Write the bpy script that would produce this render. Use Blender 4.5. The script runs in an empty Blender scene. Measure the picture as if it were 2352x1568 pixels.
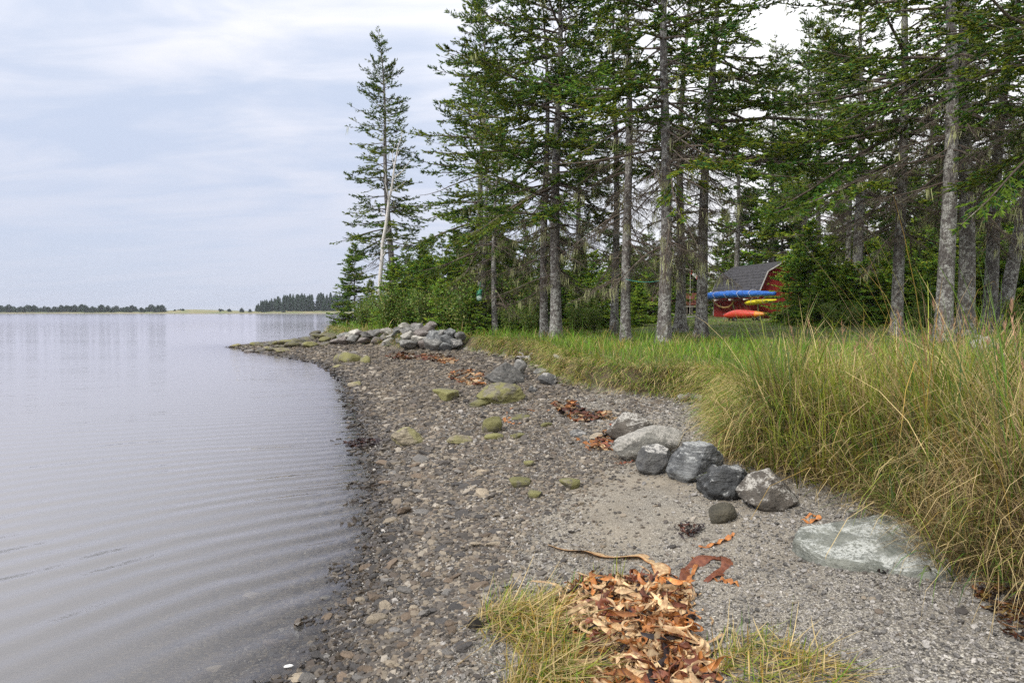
import bpy, bmesh, math, random
import numpy as np
from mathutils import Vector, Matrix

R = math.radians
scene = bpy.context.scene
COL = scene.collection
rng = np.random.default_rng(7)

# ------------------------------------------------------------------ camera
F = 1437.0                       # focal length in units of a 2352 px wide picture
CAMZ = 2.1
PITCH = math.atan((784 - 716) / F)
cam_d = bpy.data.cameras.new("camera")
cam_d.sensor_width = 36.0
cam_d.lens = F * 36.0 / 2352.0
cam_d.clip_start = 0.05
cam_d.clip_end = 12000
cam = bpy.data.objects.new("camera", cam_d)
cam.location = (0, 0, CAMZ)
cam.rotation_euler = (R(90) - PITCH, 0, 0)
COL.objects.link(cam)
scene.camera = cam

# ------------------------------------------------------------------ sky, sun, exposure
SUN_AZ, SUN_EL = R(-128), R(46)    # azimuth measured from +Y towards +X
SUN_DIR = Vector((math.sin(SUN_AZ) * math.cos(SUN_EL), math.cos(SUN_AZ) * math.cos(SUN_EL), math.sin(SUN_EL)))
scene.view_settings.view_transform = 'Standard'
scene.view_settings.look = 'None'
scene.view_settings.gamma = 1.0
scene.view_settings.use_curve_mapping = False
scene.view_settings.exposure = 0.36
scene.cycles.max_bounces = 8
scene.cycles.transparent_max_bounces = 8
scene.cycles.sample_clamp_indirect = 6.0
scene.cycles.use_denoising = False

w = bpy.data.worlds.new("World")
scene.world = w
w.use_nodes = True
nt = w.node_tree
nt.nodes.clear()


class NT:
    """tiny node helper"""
    def __init__(s, tree): s.t = tree
    def add(s, typ, **kw):
        n = s.t.nodes.new(typ)
        for k, v in kw.items():
            setattr(n, k, v)
        return n
    def put(s, sock, v):
        if isinstance(v, bpy.types.NodeSocket): s.t.links.new(v, sock)
        elif v is not None:
            if hasattr(sock.default_value, '__len__') and not hasattr(v, '__len__'): sock.default_value = [v] * len(sock.default_value)
            elif hasattr(sock.default_value, '__len__') and len(sock.default_value) == 4 and len(v) == 3: sock.default_value = (*v, 1)
            else: sock.default_value = v
    def math(s, op, a, b=None, c=None, clamp=False):
        n = s.add('ShaderNodeMath', operation=op, use_clamp=clamp)
        s.put(n.inputs[0], a); s.put(n.inputs[1], b); s.put(n.inputs[2], c)
        return n.outputs[0]
    def vmath(s, op, a, b=None):
        n = s.add('ShaderNodeVectorMath', operation=op)
        s.put(n.inputs[0], a)
        if b is not None:
            if op == 'SCALE': s.put(n.inputs['Scale'], b)
            else: s.put(n.inputs[1], b)
        return n.outputs['Value'] if op in ('DOT_PRODUCT', 'LENGTH') else n.outputs[0]
    def noise(s, vec, scale, detail=4, rough=0.55, dist=0.0):
        n = s.add('ShaderNodeTexNoise')
        s.put(n.inputs['Vector'], vec); s.put(n.inputs['Scale'], scale); s.put(n.inputs['Detail'], detail)
        s.put(n.inputs['Roughness'], rough); s.put(n.inputs['Distortion'], dist)
        return n.outputs[0]
    def voronoi(s, vec, scale, feature='F1', rnd=1.0):
        n = s.add('ShaderNodeTexVoronoi', feature=feature)
        s.put(n.inputs['Vector'], vec); s.put(n.inputs['Scale'], scale); s.put(n.inputs['Randomness'], rnd)
        return n
    def mix(s, f, a, b, blend='MIX'):
        n = s.add('ShaderNodeMix', data_type='RGBA', blend_type=blend)
        s.put(n.inputs[0], f); s.put(n.inputs[6], a); s.put(n.inputs[7], b)
        return n.outputs[2]
    def ramp(s, f, stops, interp='LINEAR'):
        n = s.add('ShaderNodeValToRGB')
        cr = n.color_ramp
        cr.interpolation = interp
        while len(cr.elements) < len(stops): cr.elements.new(0.5)
        for e, (p, c) in zip(cr.elements, stops):
            e.position = p
            e.color = (*c, 1) if hasattr(c, '__len__') else (c, c, c, 1)
        s.put(n.inputs[0], f)
        return n.outputs[0]
    def smooth(s, x, lo, hi):
        n = s.add('ShaderNodeMapRange', interpolation_type='SMOOTHSTEP')
        s.put(n.inputs[0], x); s.put(n.inputs[1], lo); s.put(n.inputs[2], hi)
        return n.outputs[0]
    def scalev(s, v, sc, rot=(0, 0, 0)):
        n = s.add('ShaderNodeMapping')
        s.put(n.inputs['Vector'], v); n.inputs['Scale'].default_value = sc; n.inputs['Rotation'].default_value = rot
        return n.outputs[0]
    def bump(s, h, strength, dist, normal=None):
        n = s.add('ShaderNodeBump')
        s.put(n.inputs['Height'], h); s.put(n.inputs['Strength'], strength); s.put(n.inputs['Distance'], dist)
        if normal is not None: s.put(n.inputs['Normal'], normal)
        return n.outputs[0]


n = NT(nt)
tc = n.add('ShaderNodeTexCoord')
d = tc.outputs['Generated']
sep = n.add('ShaderNodeSeparateXYZ'); n.put(sep.inputs[0], d)
zc = n.math('ADD', n.math('MAXIMUM', sep.outputs[2], 0.0), 0.16)
comb = n.add('ShaderNodeCombineXYZ')
n.put(comb.inputs[0], n.math('DIVIDE', sep.outputs[0], zc)); n.put(comb.inputs[1], n.math('DIVIDE', sep.outputs[1], zc))
pv = comb.outputs[0]
big = n.noise(n.scalev(pv, (0.75, 1.1, 1), (0, 0, 0.25)), 0.75, 6, 0.5, 0.4)
fine = n.noise(n.scalev(pv, (1.0, 2.6, 1), (0, 0, 0.35)), 1.7, 7, 0.55, 0.5)
cl = n.math('ADD', n.math('MULTIPLY', big, 0.60), n.math('MULTIPLY', fine, 0.40))
cmask = n.smooth(cl, 0.385, 0.60)
sky = n.add('ShaderNodeTexSky', sky_type='NISHITA', sun_disc=False, sun_elevation=SUN_EL, sun_rotation=SUN_AZ)
sky.air_density = 1.0; sky.dust_density = 1.0
hz = n.smooth(sep.outputs[2], 0.0, 0.42)
veil = n.mix(hz, (5.55, 6.1, 7.6), (5.1, 5.75, 7.1))      # thin high overcast
base = n.mix(0.88, sky.outputs[0], veil)
cloudc = n.mix(hz, (6.5, 6.65, 7.6), (7.6, 7.6, 8.1))
thick = n.smooth(sep.outputs[0], -0.30, 0.42)          # the cloud deck thickens inland, over the forest
cmask = n.math('MAXIMUM', n.math('MULTIPLY', cmask, n.math('ADD', 0.35, n.math('MULTIPLY', hz, 0.6))), thick)
skyc = n.mix(cmask, base, n.mix(thick, cloudc, (9.6, 9.6, 9.8)))
skyc = n.vmath('SCALE', skyc, n.math('MULTIPLY_ADD', n.math('MAXIMUM', sep.outputs[2], 0.0), 0.55, 0.86))     # an overcast sky is brighter overhead
bg = n.add('ShaderNodeBackground')
n.put(bg.inputs[0], skyc); bg.inputs[1].default_value = 0.1
wo = n.add('ShaderNodeOutputWorld')
nt.links.new(bg.outputs[0], wo.inputs[0])

sd = bpy.data.lights.new("sun", 'SUN')
sd.energy = 2.6
sd.angle = R(16)
sd.color = (1.0, 0.95, 0.87)
sun = bpy.data.objects.new("sun", sd)
sun.rotation_euler = (-SUN_DIR).to_track_quat('-Z', 'Y').to_euler()
COL.objects.link(sun)

# ------------------------------------------------------------------ pixel to place
CP, SP = math.cos(PITCH), math.sin(PITCH)


def ray(px, py):
    x = (px - 1176) / F; v = (784 - py) / F
    return np.array([x, CP + v * SP, v * CP - SP])


def at(px, py, Y):
    d = ray(px, py); t = Y / d[1]
    return np.array([d[0] * t, Y, CAMZ + d[2] * t])


def atz(px, py, z):
    d = ray(px, py); t = (z - CAMZ) / d[2]
    return np.array([d[0] * t, d[1] * t, z])


# ------------------------------------------------------------------ terrain
S_px = [(690, 1600), (700, 1568), (745, 1500), (800, 1400), (840, 1300), (862, 1200), (857, 1100), (842, 1000), (826, 950),
        (803, 900), (787, 862), (740, 836), (662, 818), (570, 805), (530, 796)]
SHORE = [(-6, -60), (-3, -12), (-1.25, 0.0), (-1.2, 2.2)] + [tuple(atz(a, b, 0)[:2]) for a, b in S_px] + \
        [(-16.6, 40.5), (-15.2, 44), (-14.6, 50), (-16.2, 62), (-22, 88), (-34, 140), (-64, 260), (-300, 1500), (2500, 2500), (3000, -400), (-6, -400)]
B_px = [(2352, 1362), (2215, 1325), (2075, 1205), (1990, 1150), (1880, 1115), (1760, 1085), (1690, 1050), (1640, 985), (1612, 935), (1560, 910), (1440, 905), (1370, 895),
        (1290, 872), (1235, 842), (1210, 828), (1120, 812), (1050, 800), (940, 800), (860, 792), (790, 780), (745, 768)]
BANK = [(9, -60), (5, -8), (3.6, 2.0)] + [tuple(atz(a, b, 0.55)[:2]) for a, b in B_px] + \
       [(-13.0, 46), (-13.3, 52), (-15.0, 62), (-20.5, 88), (-32, 140), (-61, 260), (-290, 1500), (2500, 2490), (2990, -390), (9, -390)]
SHORE = np.array(SHORE); BANK = np.array(BANK)


def poly_dist(P, poly):
    """distance to a closed polygon, and whether inside"""
    x, y = P[:, 0], P[:, 1]
    best = np.full(len(P), 1e18); inside = np.zeros(len(P), bool)
    a = poly; b = np.roll(poly, -1, axis=0)
    for (ax, ay), (bx, by) in zip(a, b):
        ex, ey = bx - ax, by - ay
        t = np.clip(((x - ax) * ex + (y - ay) * ey) / (ex * ex + ey * ey), 0, 1)
        best = np.minimum(best, (x - ax - t * ex) ** 2 + (y - ay - t * ey) ** 2)
        c = (ay > y) != (by > y)
        with np.errstate(divide='ignore', invalid='ignore'):
            xi = (bx - ax) * (y - ay) / (by - ay if by != ay else 1e-9) + ax
        inside ^= c & (x < xi)
    return np.sqrt(best), inside


def sstep(x, a, b):
    t = np.clip((x - a) / (b - a), 0, 1)
    return t * t * (3 - 2 * t)


def wob(x, y, s, seed=0):
    return (np.sin(x * s * 1.3 + y * s * .7 + seed) + np.sin(-x * s * .8 + y * s * 1.7 + 2 + seed * 1.7) + np.sin(x * s * 2.3 - y * s * 1.1 + 4 + seed)) / 3


def terrain(P):
    P = np.atleast_2d(np.asarray(P, float))[:, :2]
    ds, ins = poly_dist(P, SHORE)
    db, inb = poly_dist(P, BANK)
    x, y = P[:, 0], P[:, 1]
    dbw = np.maximum(db + 0.10 * wob(x, y, 3.1) * np.minimum(db, 1), 0)
    z = np.where(ins, 0, -np.minimum(0.11 * ds, 1.6))
    beach = 0.55 * (ds / (ds + db + 1e-6)) ** 0.9 + 0.012 * wob(x, y, 2.2, 3) * np.minimum(ds, 1)
    z = np.where(ins & ~inb, beach, z)
    land = 0.55 + 0.46 * sstep(dbw, 0.0, 0.42) + 0.027 * np.minimum(dbw, 27) + 0.05 * wob(x, y, 0.9, 1) * sstep(db, 0, 1.5)
    z = np.where(inb, land, z)
    return z, ds, ins, db, inb


def gz(x, y):
    return float(terrain([[x, y]])[0][0])


_GC = {}


def ground(px, py):
    """the point of the terrain seen at a pixel"""
    key = (px, py)
    if key not in _GC:
        d = ray(px, py); o = np.array([0, 0, CAMZ])
        t = 1.2 * 1.02 ** np.arange(300)
        for _ in range(3):
            p = o + d * t[:, None]
            below = np.where(p[:, 2] <= terrain(p)[0])[0]
            b = below[0] if len(below) else len(t) - 1
            t = np.linspace(t[max(b - 1, 0)], t[b], 14)
        p = o + d * t[-1]
        p[2] = gz(p[0], p[1])
        _GC[key] = p
    return _GC[key].copy()


# ------------------------------------------------------------------ mesh helpers
def mesh_np(name, V, Fc, mat=None, col=None, smooth=False, attrs=None):
    """triangles (m,3) or quads (m,4) as numpy arrays"""
    V = np.asarray(V, np.float32); Fc = np.asarray(Fc, np.int32)
    me = bpy.data.meshes.new(name)
    k = Fc.shape[1]
    me.vertices.add(len(V)); me.vertices.foreach_set('co', V.ravel())
    me.loops.add(Fc.size); me.loops.foreach_set('vertex_index', Fc.ravel())
    me.polygons.add(len(Fc))
    me.polygons.foreach_set('loop_start', np.arange(0, Fc.size, k, dtype=np.int32))
    me.polygons.foreach_set('use_smooth', np.full(len(Fc), smooth))
    if col is not None:
        c = np.ones((len(V), 4), np.float32); c[:, :3] = col
        a = me.attributes.new('col', 'FLOAT_COLOR', 'POINT'); a.data.foreach_set('color', c.ravel())
    for an, av in (attrs or {}).items():
        a = me.attributes.new(an, 'FLOAT', 'POINT'); a.data.foreach_set('value', np.asarray(av, np.float32))
    me.update(calc_edges=True)
    if mat: me.materials.append(mat)
    return me


def link(name, data, parent=None, loc=(0, 0, 0), rot=(0, 0, 0), scale=(1, 1, 1)):
    o = bpy.data.objects.new(name, data)
    COL.objects.link(o)
    o.location = loc; o.rotation_euler = rot; o.scale = scale
    if parent: o.parent = parent
    return o


def tag(o, label=None, cat=None, group=None, kind=None):
    if label: o['label'] = label
    if cat: o['category'] = cat
    if group: o['group'] = group
    if kind: o['kind'] = kind
    return o


def join(*parts):
    """join (V, F[, C]) tuples of one face size"""
    Vs, Fs, Cs, o = [], [], [], 0
    for p in parts:
        if len(p[0]) == 0: continue
        Vs.append(p[0]); Fs.append(np.asarray(p[1]) + o); o += len(p[0])
        if len(p) > 2: Cs.append(p[2])
    return (np.concatenate(Vs), np.concatenate(Fs)) + ((np.concatenate(Cs),) if Cs else ())


def norm(v):
    return v / (np.linalg.norm(v, axis=-1, keepdims=True) + 1e-9)


def tubes(P, Rad, sides=4, cap=False):
    """P (N,k,3) polylines, Rad (N,k): tube quads"""
    N, k, _ = P.shape
    T = np.empty_like(P)
    T[:, 1:-1] = P[:, 2:] - P[:, :-2]; T[:, 0] = P[:, 1] - P[:, 0]; T[:, -1] = P[:, -1] - P[:, -2]
    T = norm(T)
    ref = np.where(np.abs(T[:, :1, 2:3]) > 0.8, np.array([1., 0, 0]), np.array([0, 0, 1.]))
    A = norm(np.cross(T, np.broadcast_to(ref, T.shape))); B = np.cross(T, A)
    an = np.arange(sides) * 2 * np.pi / sides
    ring = P[:, :, None, :] + Rad[:, :, None, None] * (np.cos(an)[None, None, :, None] * A[:, :, None, :] + np.sin(an)[None, None, :, None] * B[:, :, None, :])
    V = ring.reshape(-1, 3)
    i = np.arange(N)[:, None, None] * k * sides; j = np.arange(k - 1)[None, :, None] * sides; s = np.arange(sides)[None, None, :]; s2 = (s + 1) % sides
    q = np.stack(np.broadcast_arrays(i + j + s, i + j + s2, i + j + sides + s2, i + j + sides + s), -1).reshape(-1, 4)
    return V, q


def box(c, s, rot=None):
    c = np.array(c, float); s = np.array(s, float) / 2
    v = np.array([[x, y, z] for x in (-1, 1) for y in (-1, 1) for z in (-1, 1)]) * s
    if rot is not None: v = v @ np.array(rot).T
    f = np.array([[0, 1, 3, 2], [4, 6, 7, 5], [0, 4, 5, 1], [2, 3, 7, 6], [0, 2, 6, 4], [1, 5, 7, 3]])
    return v + c, f


# ------------------------------------------------------------------ materials
def new_mat(name):
    m = bpy.data.materials.new(name); m.use_nodes = True
    t = m.node_tree; t.nodes.clear()
    n = NT(t)
    b = n.add('ShaderNodeBsdfPrincipled'); o = n.add('ShaderNodeOutputMaterial')
    t.links.new(b.outputs[0], o.inputs[0])
    return m, n, b


def plain(name, c, rough=0.6, var=0.25, scale=6.0, bump=0.0, metal=0.0):
    m, n, b = new_mat(name)
    g = n.add('ShaderNodeNewGeometry')
    f = n.noise(g.outputs['Position'], scale, 5)
    lo = tuple(x * (1 - var) for x in c); hi = tuple(min(1, x * (1 + var)) for x in c)
    n.put(b.inputs['Base Color'], n.mix(n.smooth(f, 0.3, 0.7), lo, hi))
    b.inputs['Roughness'].default_value = rough; b.inputs['Metallic'].default_value = metal
    if bump: n.put(b.inputs['Normal'], n.bump(f, 0.6, bump))
    return m


def vcol_mat(name, rough=0.6, spec=0.3, trans=0.0, rand=0.25, hue=None):
    m, n, b = new_mat(name)
    a = n.add('ShaderNodeAttribute', attribute_name='col')
    oi = n.add('ShaderNodeObjectInfo')
    c = n.vmath('SCALE', a.outputs['Color'], n.math('MULTIPLY_ADD', oi.outputs['Random'], rand, 1 - rand / 2))
    n.put(b.inputs['Base Color'], c)
    b.inputs['Roughness'].default_value = rough; b.inputs['Specular IOR Level'].default_value = spec
    if trans:
        tr = n.add('ShaderNodeBsdfTranslucent'); n.put(tr.inputs[0], c)
        mx = n.add('ShaderNodeMixShader'); mx.inputs[0].default_value = trans
        n.t.links.new(b.outputs[0], mx.inputs[1]); n.t.links.new(tr.outputs[0], mx.inputs[2])
        o = [x for x in n.t.nodes if x.type == 'OUTPUT_MATERIAL'][0]
        n.t.links.new(mx.outputs[0], o.inputs[0])
    return m


M_FOL = vcol_mat('spruce_needles', 0.6, 0.12, 0.25, 0.3)
M_LEAF = vcol_mat('shrub_leaf', 0.5, 0.4, 0.25, 0.2)
M_GRASS = vcol_mat('grass_blade', 0.5, 0.25, 0.22, 0.0)
M_LICHEN = vcol_mat('beard_lichen', 0.9, 0.1, 0.25, 0.1)


def bark(name, dark, light, lich, amount):
    m, n, b = new_mat(name)
    g = n.add('ShaderNodeNewGeometry'); p = g.outputs['Position']
    st = n.noise(n.scalev(p, (1, 1, 0.35)), 26, 6, 0.65)
    c = n.mix(n.smooth(st, 0.3, 0.7), dark, light)
    l1 = n.noise(p, 9, 5, 0.6); l2 = n.noise(p, 38, 4, 0.6)
    l3 = n.noise(p, 1.6, 3, .6)
    l1 = n.math('ADD', l1, n.math('MULTIPLY_ADD', l3, .5, -.25))
    lm = n.math('MULTIPLY', n.smooth(l1, 0.62 - amount, 0.70 - amount * .6), n.smooth(l2, 0.42, 0.55))
    c = n.mix(n.math('MULTIPLY', lm, 0.85), c, lich)
    n.put(b.inputs['Base Color'], c); b.inputs['Roughness'].default_value = 0.9
    n.put(b.inputs['Normal'], n.bump(n.math('ADD', st, n.math('MULTIPLY', l2, .5)), 1.0, 0.03))
    return m


M_BARK = bark('spruce_bark', (0.045, 0.038, 0.033), (0.20, 0.18, 0.165), (0.50, 0.50, 0.46), 0.17)
M_TWIG = bark('dead_branch_bark', (0.06, 0.043, 0.033), (0.16, 0.12, 0.09), (0.34, 0.33, 0.25), 0.10)
M_BIRCH = bark('dead_birch_bark', (0.45, 0.42, 0.38), (0.68, 0.66, 0.62), (0.30, 0.18, 0.12), 0.0)
M_DRIFT = bark('driftwood', (0.22, 0.20, 0.18), (0.42, 0.40, 0.37), (0.5, 0.49, 0.46), 0.05)


def rock_mat(name, c1, c2, lich=None, lamt=0.5, alg=None, alg_amt=0.5, rough=0.8, strata=0.0):
    m, n, b = new_mat(name)
    g = n.add('ShaderNodeNewGeometry'); p = g.outputs['Position']
    oi = n.add('ShaderNodeObjectInfo')
    off = n.vmath('ADD', p, n.vmath('SCALE', (13.1, 7.7, 3.3), oi.outputs['Random']))
    f = n.noise(off, 7, 8, 0.65); f2 = n.noise(off, 60, 4, 0.6)
    st = n.noise(n.scalev(off, (3, 3, 26), (0.35, 0.2, 0)), 2.0, 5, 0.6)
    c = n.mix(n.smooth(n.math('ADD', n.math('MULTIPLY', f, .7), n.math('MULTIPLY', f2, .3)), 0.35, 0.65), c1, c2)
    if strata: c = n.mix(n.math('MULTIPLY', n.smooth(st, 0.45, 0.6), strata), c, tuple(x * .55 for x in c1))
    nz = n.add('ShaderNodeSeparateXYZ'); n.put(nz.inputs[0], g.outputs['True Normal'])
    if alg:
        a = n.noise(off, 3.2, 5, 0.6)
        c = n.mix(n.math('MULTIPLY', n.smooth(a, 0.62 - alg_amt * .4, 0.70 - alg_amt * .35), 0.9), c, n.mix(f2, tuple(x * .7 for x in alg), tuple(x * 1.25 for x in alg)))
    if lich:
        a = n.math('ADD', n.noise(off, 6.0, 7, 0.7), n.math('MULTIPLY', nz.outputs[2], 0.34))
        lm = n.math('MULTIPLY', n.smooth(a, 0.88 - lamt * .34, 1.0 - lamt * .34), n.math('MULTIPLY', n.smooth(f2, 0.34, 0.52), n.smooth(n.noise(off, 24, 5, .7), .34, .50)))
        c = n.mix(n.math('MULTIPLY', lm, .95), c, lich)
    bright = n.math('MULTIPLY_ADD', oi.outputs['Random'], 0.45 if name != 'grey_gravel' else 1.5, 0.78 if name != 'grey_gravel' else .35)
    n.put(b.inputs['Base Color'], n.vmath('SCALE', c, bright))
    b.inputs['Roughness'].default_value = rough
    hgt = n.math('ADD', f, n.math('ADD', n.math('MULTIPLY', f2, 0.3), n.math('MULTIPLY', st, 0.5 if strata else 0.15)))
    n.put(b.inputs['Normal'], n.bump(hgt, 1.0, 0.05))
    return m


# ground --------------------------------------------------------------
def ground_mat():
    m, n, b = new_mat('beach_and_turf_ground')
    g = n.add('ShaderNodeNewGeometry'); p = g.outputs['Position']
    s_ = n.add('ShaderNodeSeparateXYZ'); n.put(s_.inputs[0], p); sy = s_.outputs[1]
    ab = n.add('ShaderNodeAttribute', attribute_name='bank').outputs['Fac']
    ash = n.add('ShaderNodeAttribute', attribute_name='shore').outputs['Fac']
    asand = n.add('ShaderNodeAttribute', attribute_name='sand').outputs['Fac']
    warp = n.vmath('ADD', p, n.vmath('SCALE', n.add('ShaderNodeTexNoise').outputs[1], 0.0))
    v1 = n.voronoi(p, 95); v2 = n.voronoi(n.scalev(p, (1, 1.5, 1), (0, 0, .5)), 42); v3 = n.voronoi(p, 210)
    def sp(v):
        s = n.add('ShaderNodeSeparateColor'); n.put(s.inputs[0], v.outputs['Color']); return s.outputs[0]
    stops = [(0.0, (.045, .04, .036)), (0.25, (.12, .108, .096)), (0.55, (.235, .213, .188)), (0.8, (.34, .31, .27)), (0.92, (.48, .44, .39)), (1.0, (.70, .67, .62))]
    c1 = n.ramp(sp(v1), stops); c2 = n.ramp(sp(v2), [(0, (.045, .037, .03)), (.35, (.10, .08, .06)), (.7, (.19, .152, .11)), (1, (.36, .30, .22))]); c3 = n.ramp(sp(v3), stops)
    big = n.noise(p, 1.1, 5, 0.6)
    fsel = n.smooth(n.math('ADD', n.math('SUBTRACT', ash, n.math('MULTIPLY_ADD', n.math('MINIMUM', n.math('MAXIMUM', sy, 0.0), 14.0), .38, -.8)), n.math('MULTIPLY_ADD', big, 1.0, -0.5)), -0.3, 0.5)      # coarse by the water, fine higher up
    c = n.mix(fsel, c2, n.mix(n.smooth(n.noise(p, 0.8, 3), .4, .6), c1, c3))
    sand = n.mix(0.35, (.34, .285, .22), c3)
    c = n.mix(n.math('MULTIPLY', asand, n.smooth(big, .3, .6)), c, sand)
    c = n.mix(n.math('MULTIPLY', n.smooth(n.noise(p, 2.3, 6, .65), .45, .70), 0.5), c, (.15, .125, .098))
    c = n.mix(1.0, c, (1.0, 1.0, .94), 'MULTIPLY')
    wet = n.smooth(n.math('ADD', ash, n.math('MULTIPLY', big, .5)), 0.25, 0.75)
    c = n.mix(wet, n.mix(1.0, c, (.52, .50, .48), 'MULTIPLY'), c)
    # turf: soil with dead thatch and moss
    t1 = n.noise(p, 5, 7, .7); t2 = n.noise(n.scalev(p, (1, 1, .5)), 60, 4, .6)
    turf = n.mix(n.smooth(t1, .35, .65), (.055, .085, .02), (.115, .125, .035))
    turf = n.mix(n.math('MULTIPLY', n.smooth(t2, .45, .7), .55), turf, (.20, .17, .07))
    nz = n.add('ShaderNodeSeparateXYZ'); n.put(nz.inputs[0], g.outputs['True Normal'])
    soil = n.mix(n.smooth(n.noise(n.scalev(p, (9, 9, 2.2), (0, 0, .4)), 7, 6, .75), .35, .65), (.022, .016, .010), (.17, .125, .07))
    turf = n.mix(n.smooth(nz.outputs[2], .97, .85), turf, soil)
    bm = n.smooth(n.math('ADD', ab, n.math('MULTIPLY_ADD', t1, .2, -.1)), 0.0, 0.10)
    c = n.mix(bm, c, turf)
    n.put(b.inputs['Base Color'], c)
    n.put(b.inputs['Roughness'], n.math('MULTIPLY_ADD', wet, .5, .38))
    h1 = n.math('MULTIPLY', v1.outputs['Distance'], -1.0); h2 = n.math('MULTIPLY', v2.outputs['Distance'], -2.0)
    hm = n.add('ShaderNodeMix', data_type='FLOAT'); n.put(hm.inputs[0], fsel); n.put(hm.inputs[2], h2); n.put(hm.inputs[3], h1)
    n.put(b.inputs['Normal'], n.bump(n.math('ADD', hm.outputs[0], n.math('MULTIPLY', t2, .5)), 0.8, 0.012))
    return m


def axis_grid(lo, a, b, hi, step, grow):
    mid = list(np.arange(a, b, step)); s = step; v = b; up = []
    while v < hi: up.append(v); s *= grow; v += s
    up.append(hi); s = step; v = a - step; dn = []
    while v > lo: dn.append(v); s *= grow; v -= s
    dn.append(lo)
    return np.array(dn[::-1] + mid + up)


def tensor(xs, ys):
    X, Y = np.meshgrid(xs, ys)
    nx, ny = len(xs), len(ys)
    i = (np.arange(ny - 1)[:, None] * nx + np.arange(nx - 1)[None, :]).ravel()
    return X.ravel(), Y.ravel(), np.stack([i, i + 1, i + nx + 1, i + nx], 1)


xs = axis_grid(-4000, -3.0, 4.2, 4000, 0.11, 1.07); ys = axis_grid(-400, 2.0, 11.0, 6000, 0.15, 1.05)
X, Y, Q = tensor(xs, ys)
z, ds, ins, db, inb = terrain(np.stack([X, Y], 1))
near = (np.hypot(X, Y) < 14)
z = z + np.where(near & ins & ~inb, 0.006 * wob(X, Y, 17, 2), 0)
sandm = np.exp(-(((X - 1.3) / 1.0) ** 2 + ((Y - 5.6) / 1.7) ** 2)) + 0.8 * np.exp(-(((X - 2.2) / .8) ** 2 + ((Y - 10) / 3) ** 2)) + .7 * np.exp(-(((X + 8.5) / 3) ** 2 + ((Y - 28) / 2.2) ** 2))
me = mesh_np('ground', np.stack([X, Y, z], 1), Q, ground_mat(), smooth=True,
             attrs={'bank': np.where(inb, db, -db), 'shore': np.where(ins, ds, -ds), 'sand': np.clip(sandm, 0, 1)})
tag(link('ground', me), 'pebble beach rising to a grassy bank', None, None, 'structure')


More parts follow.
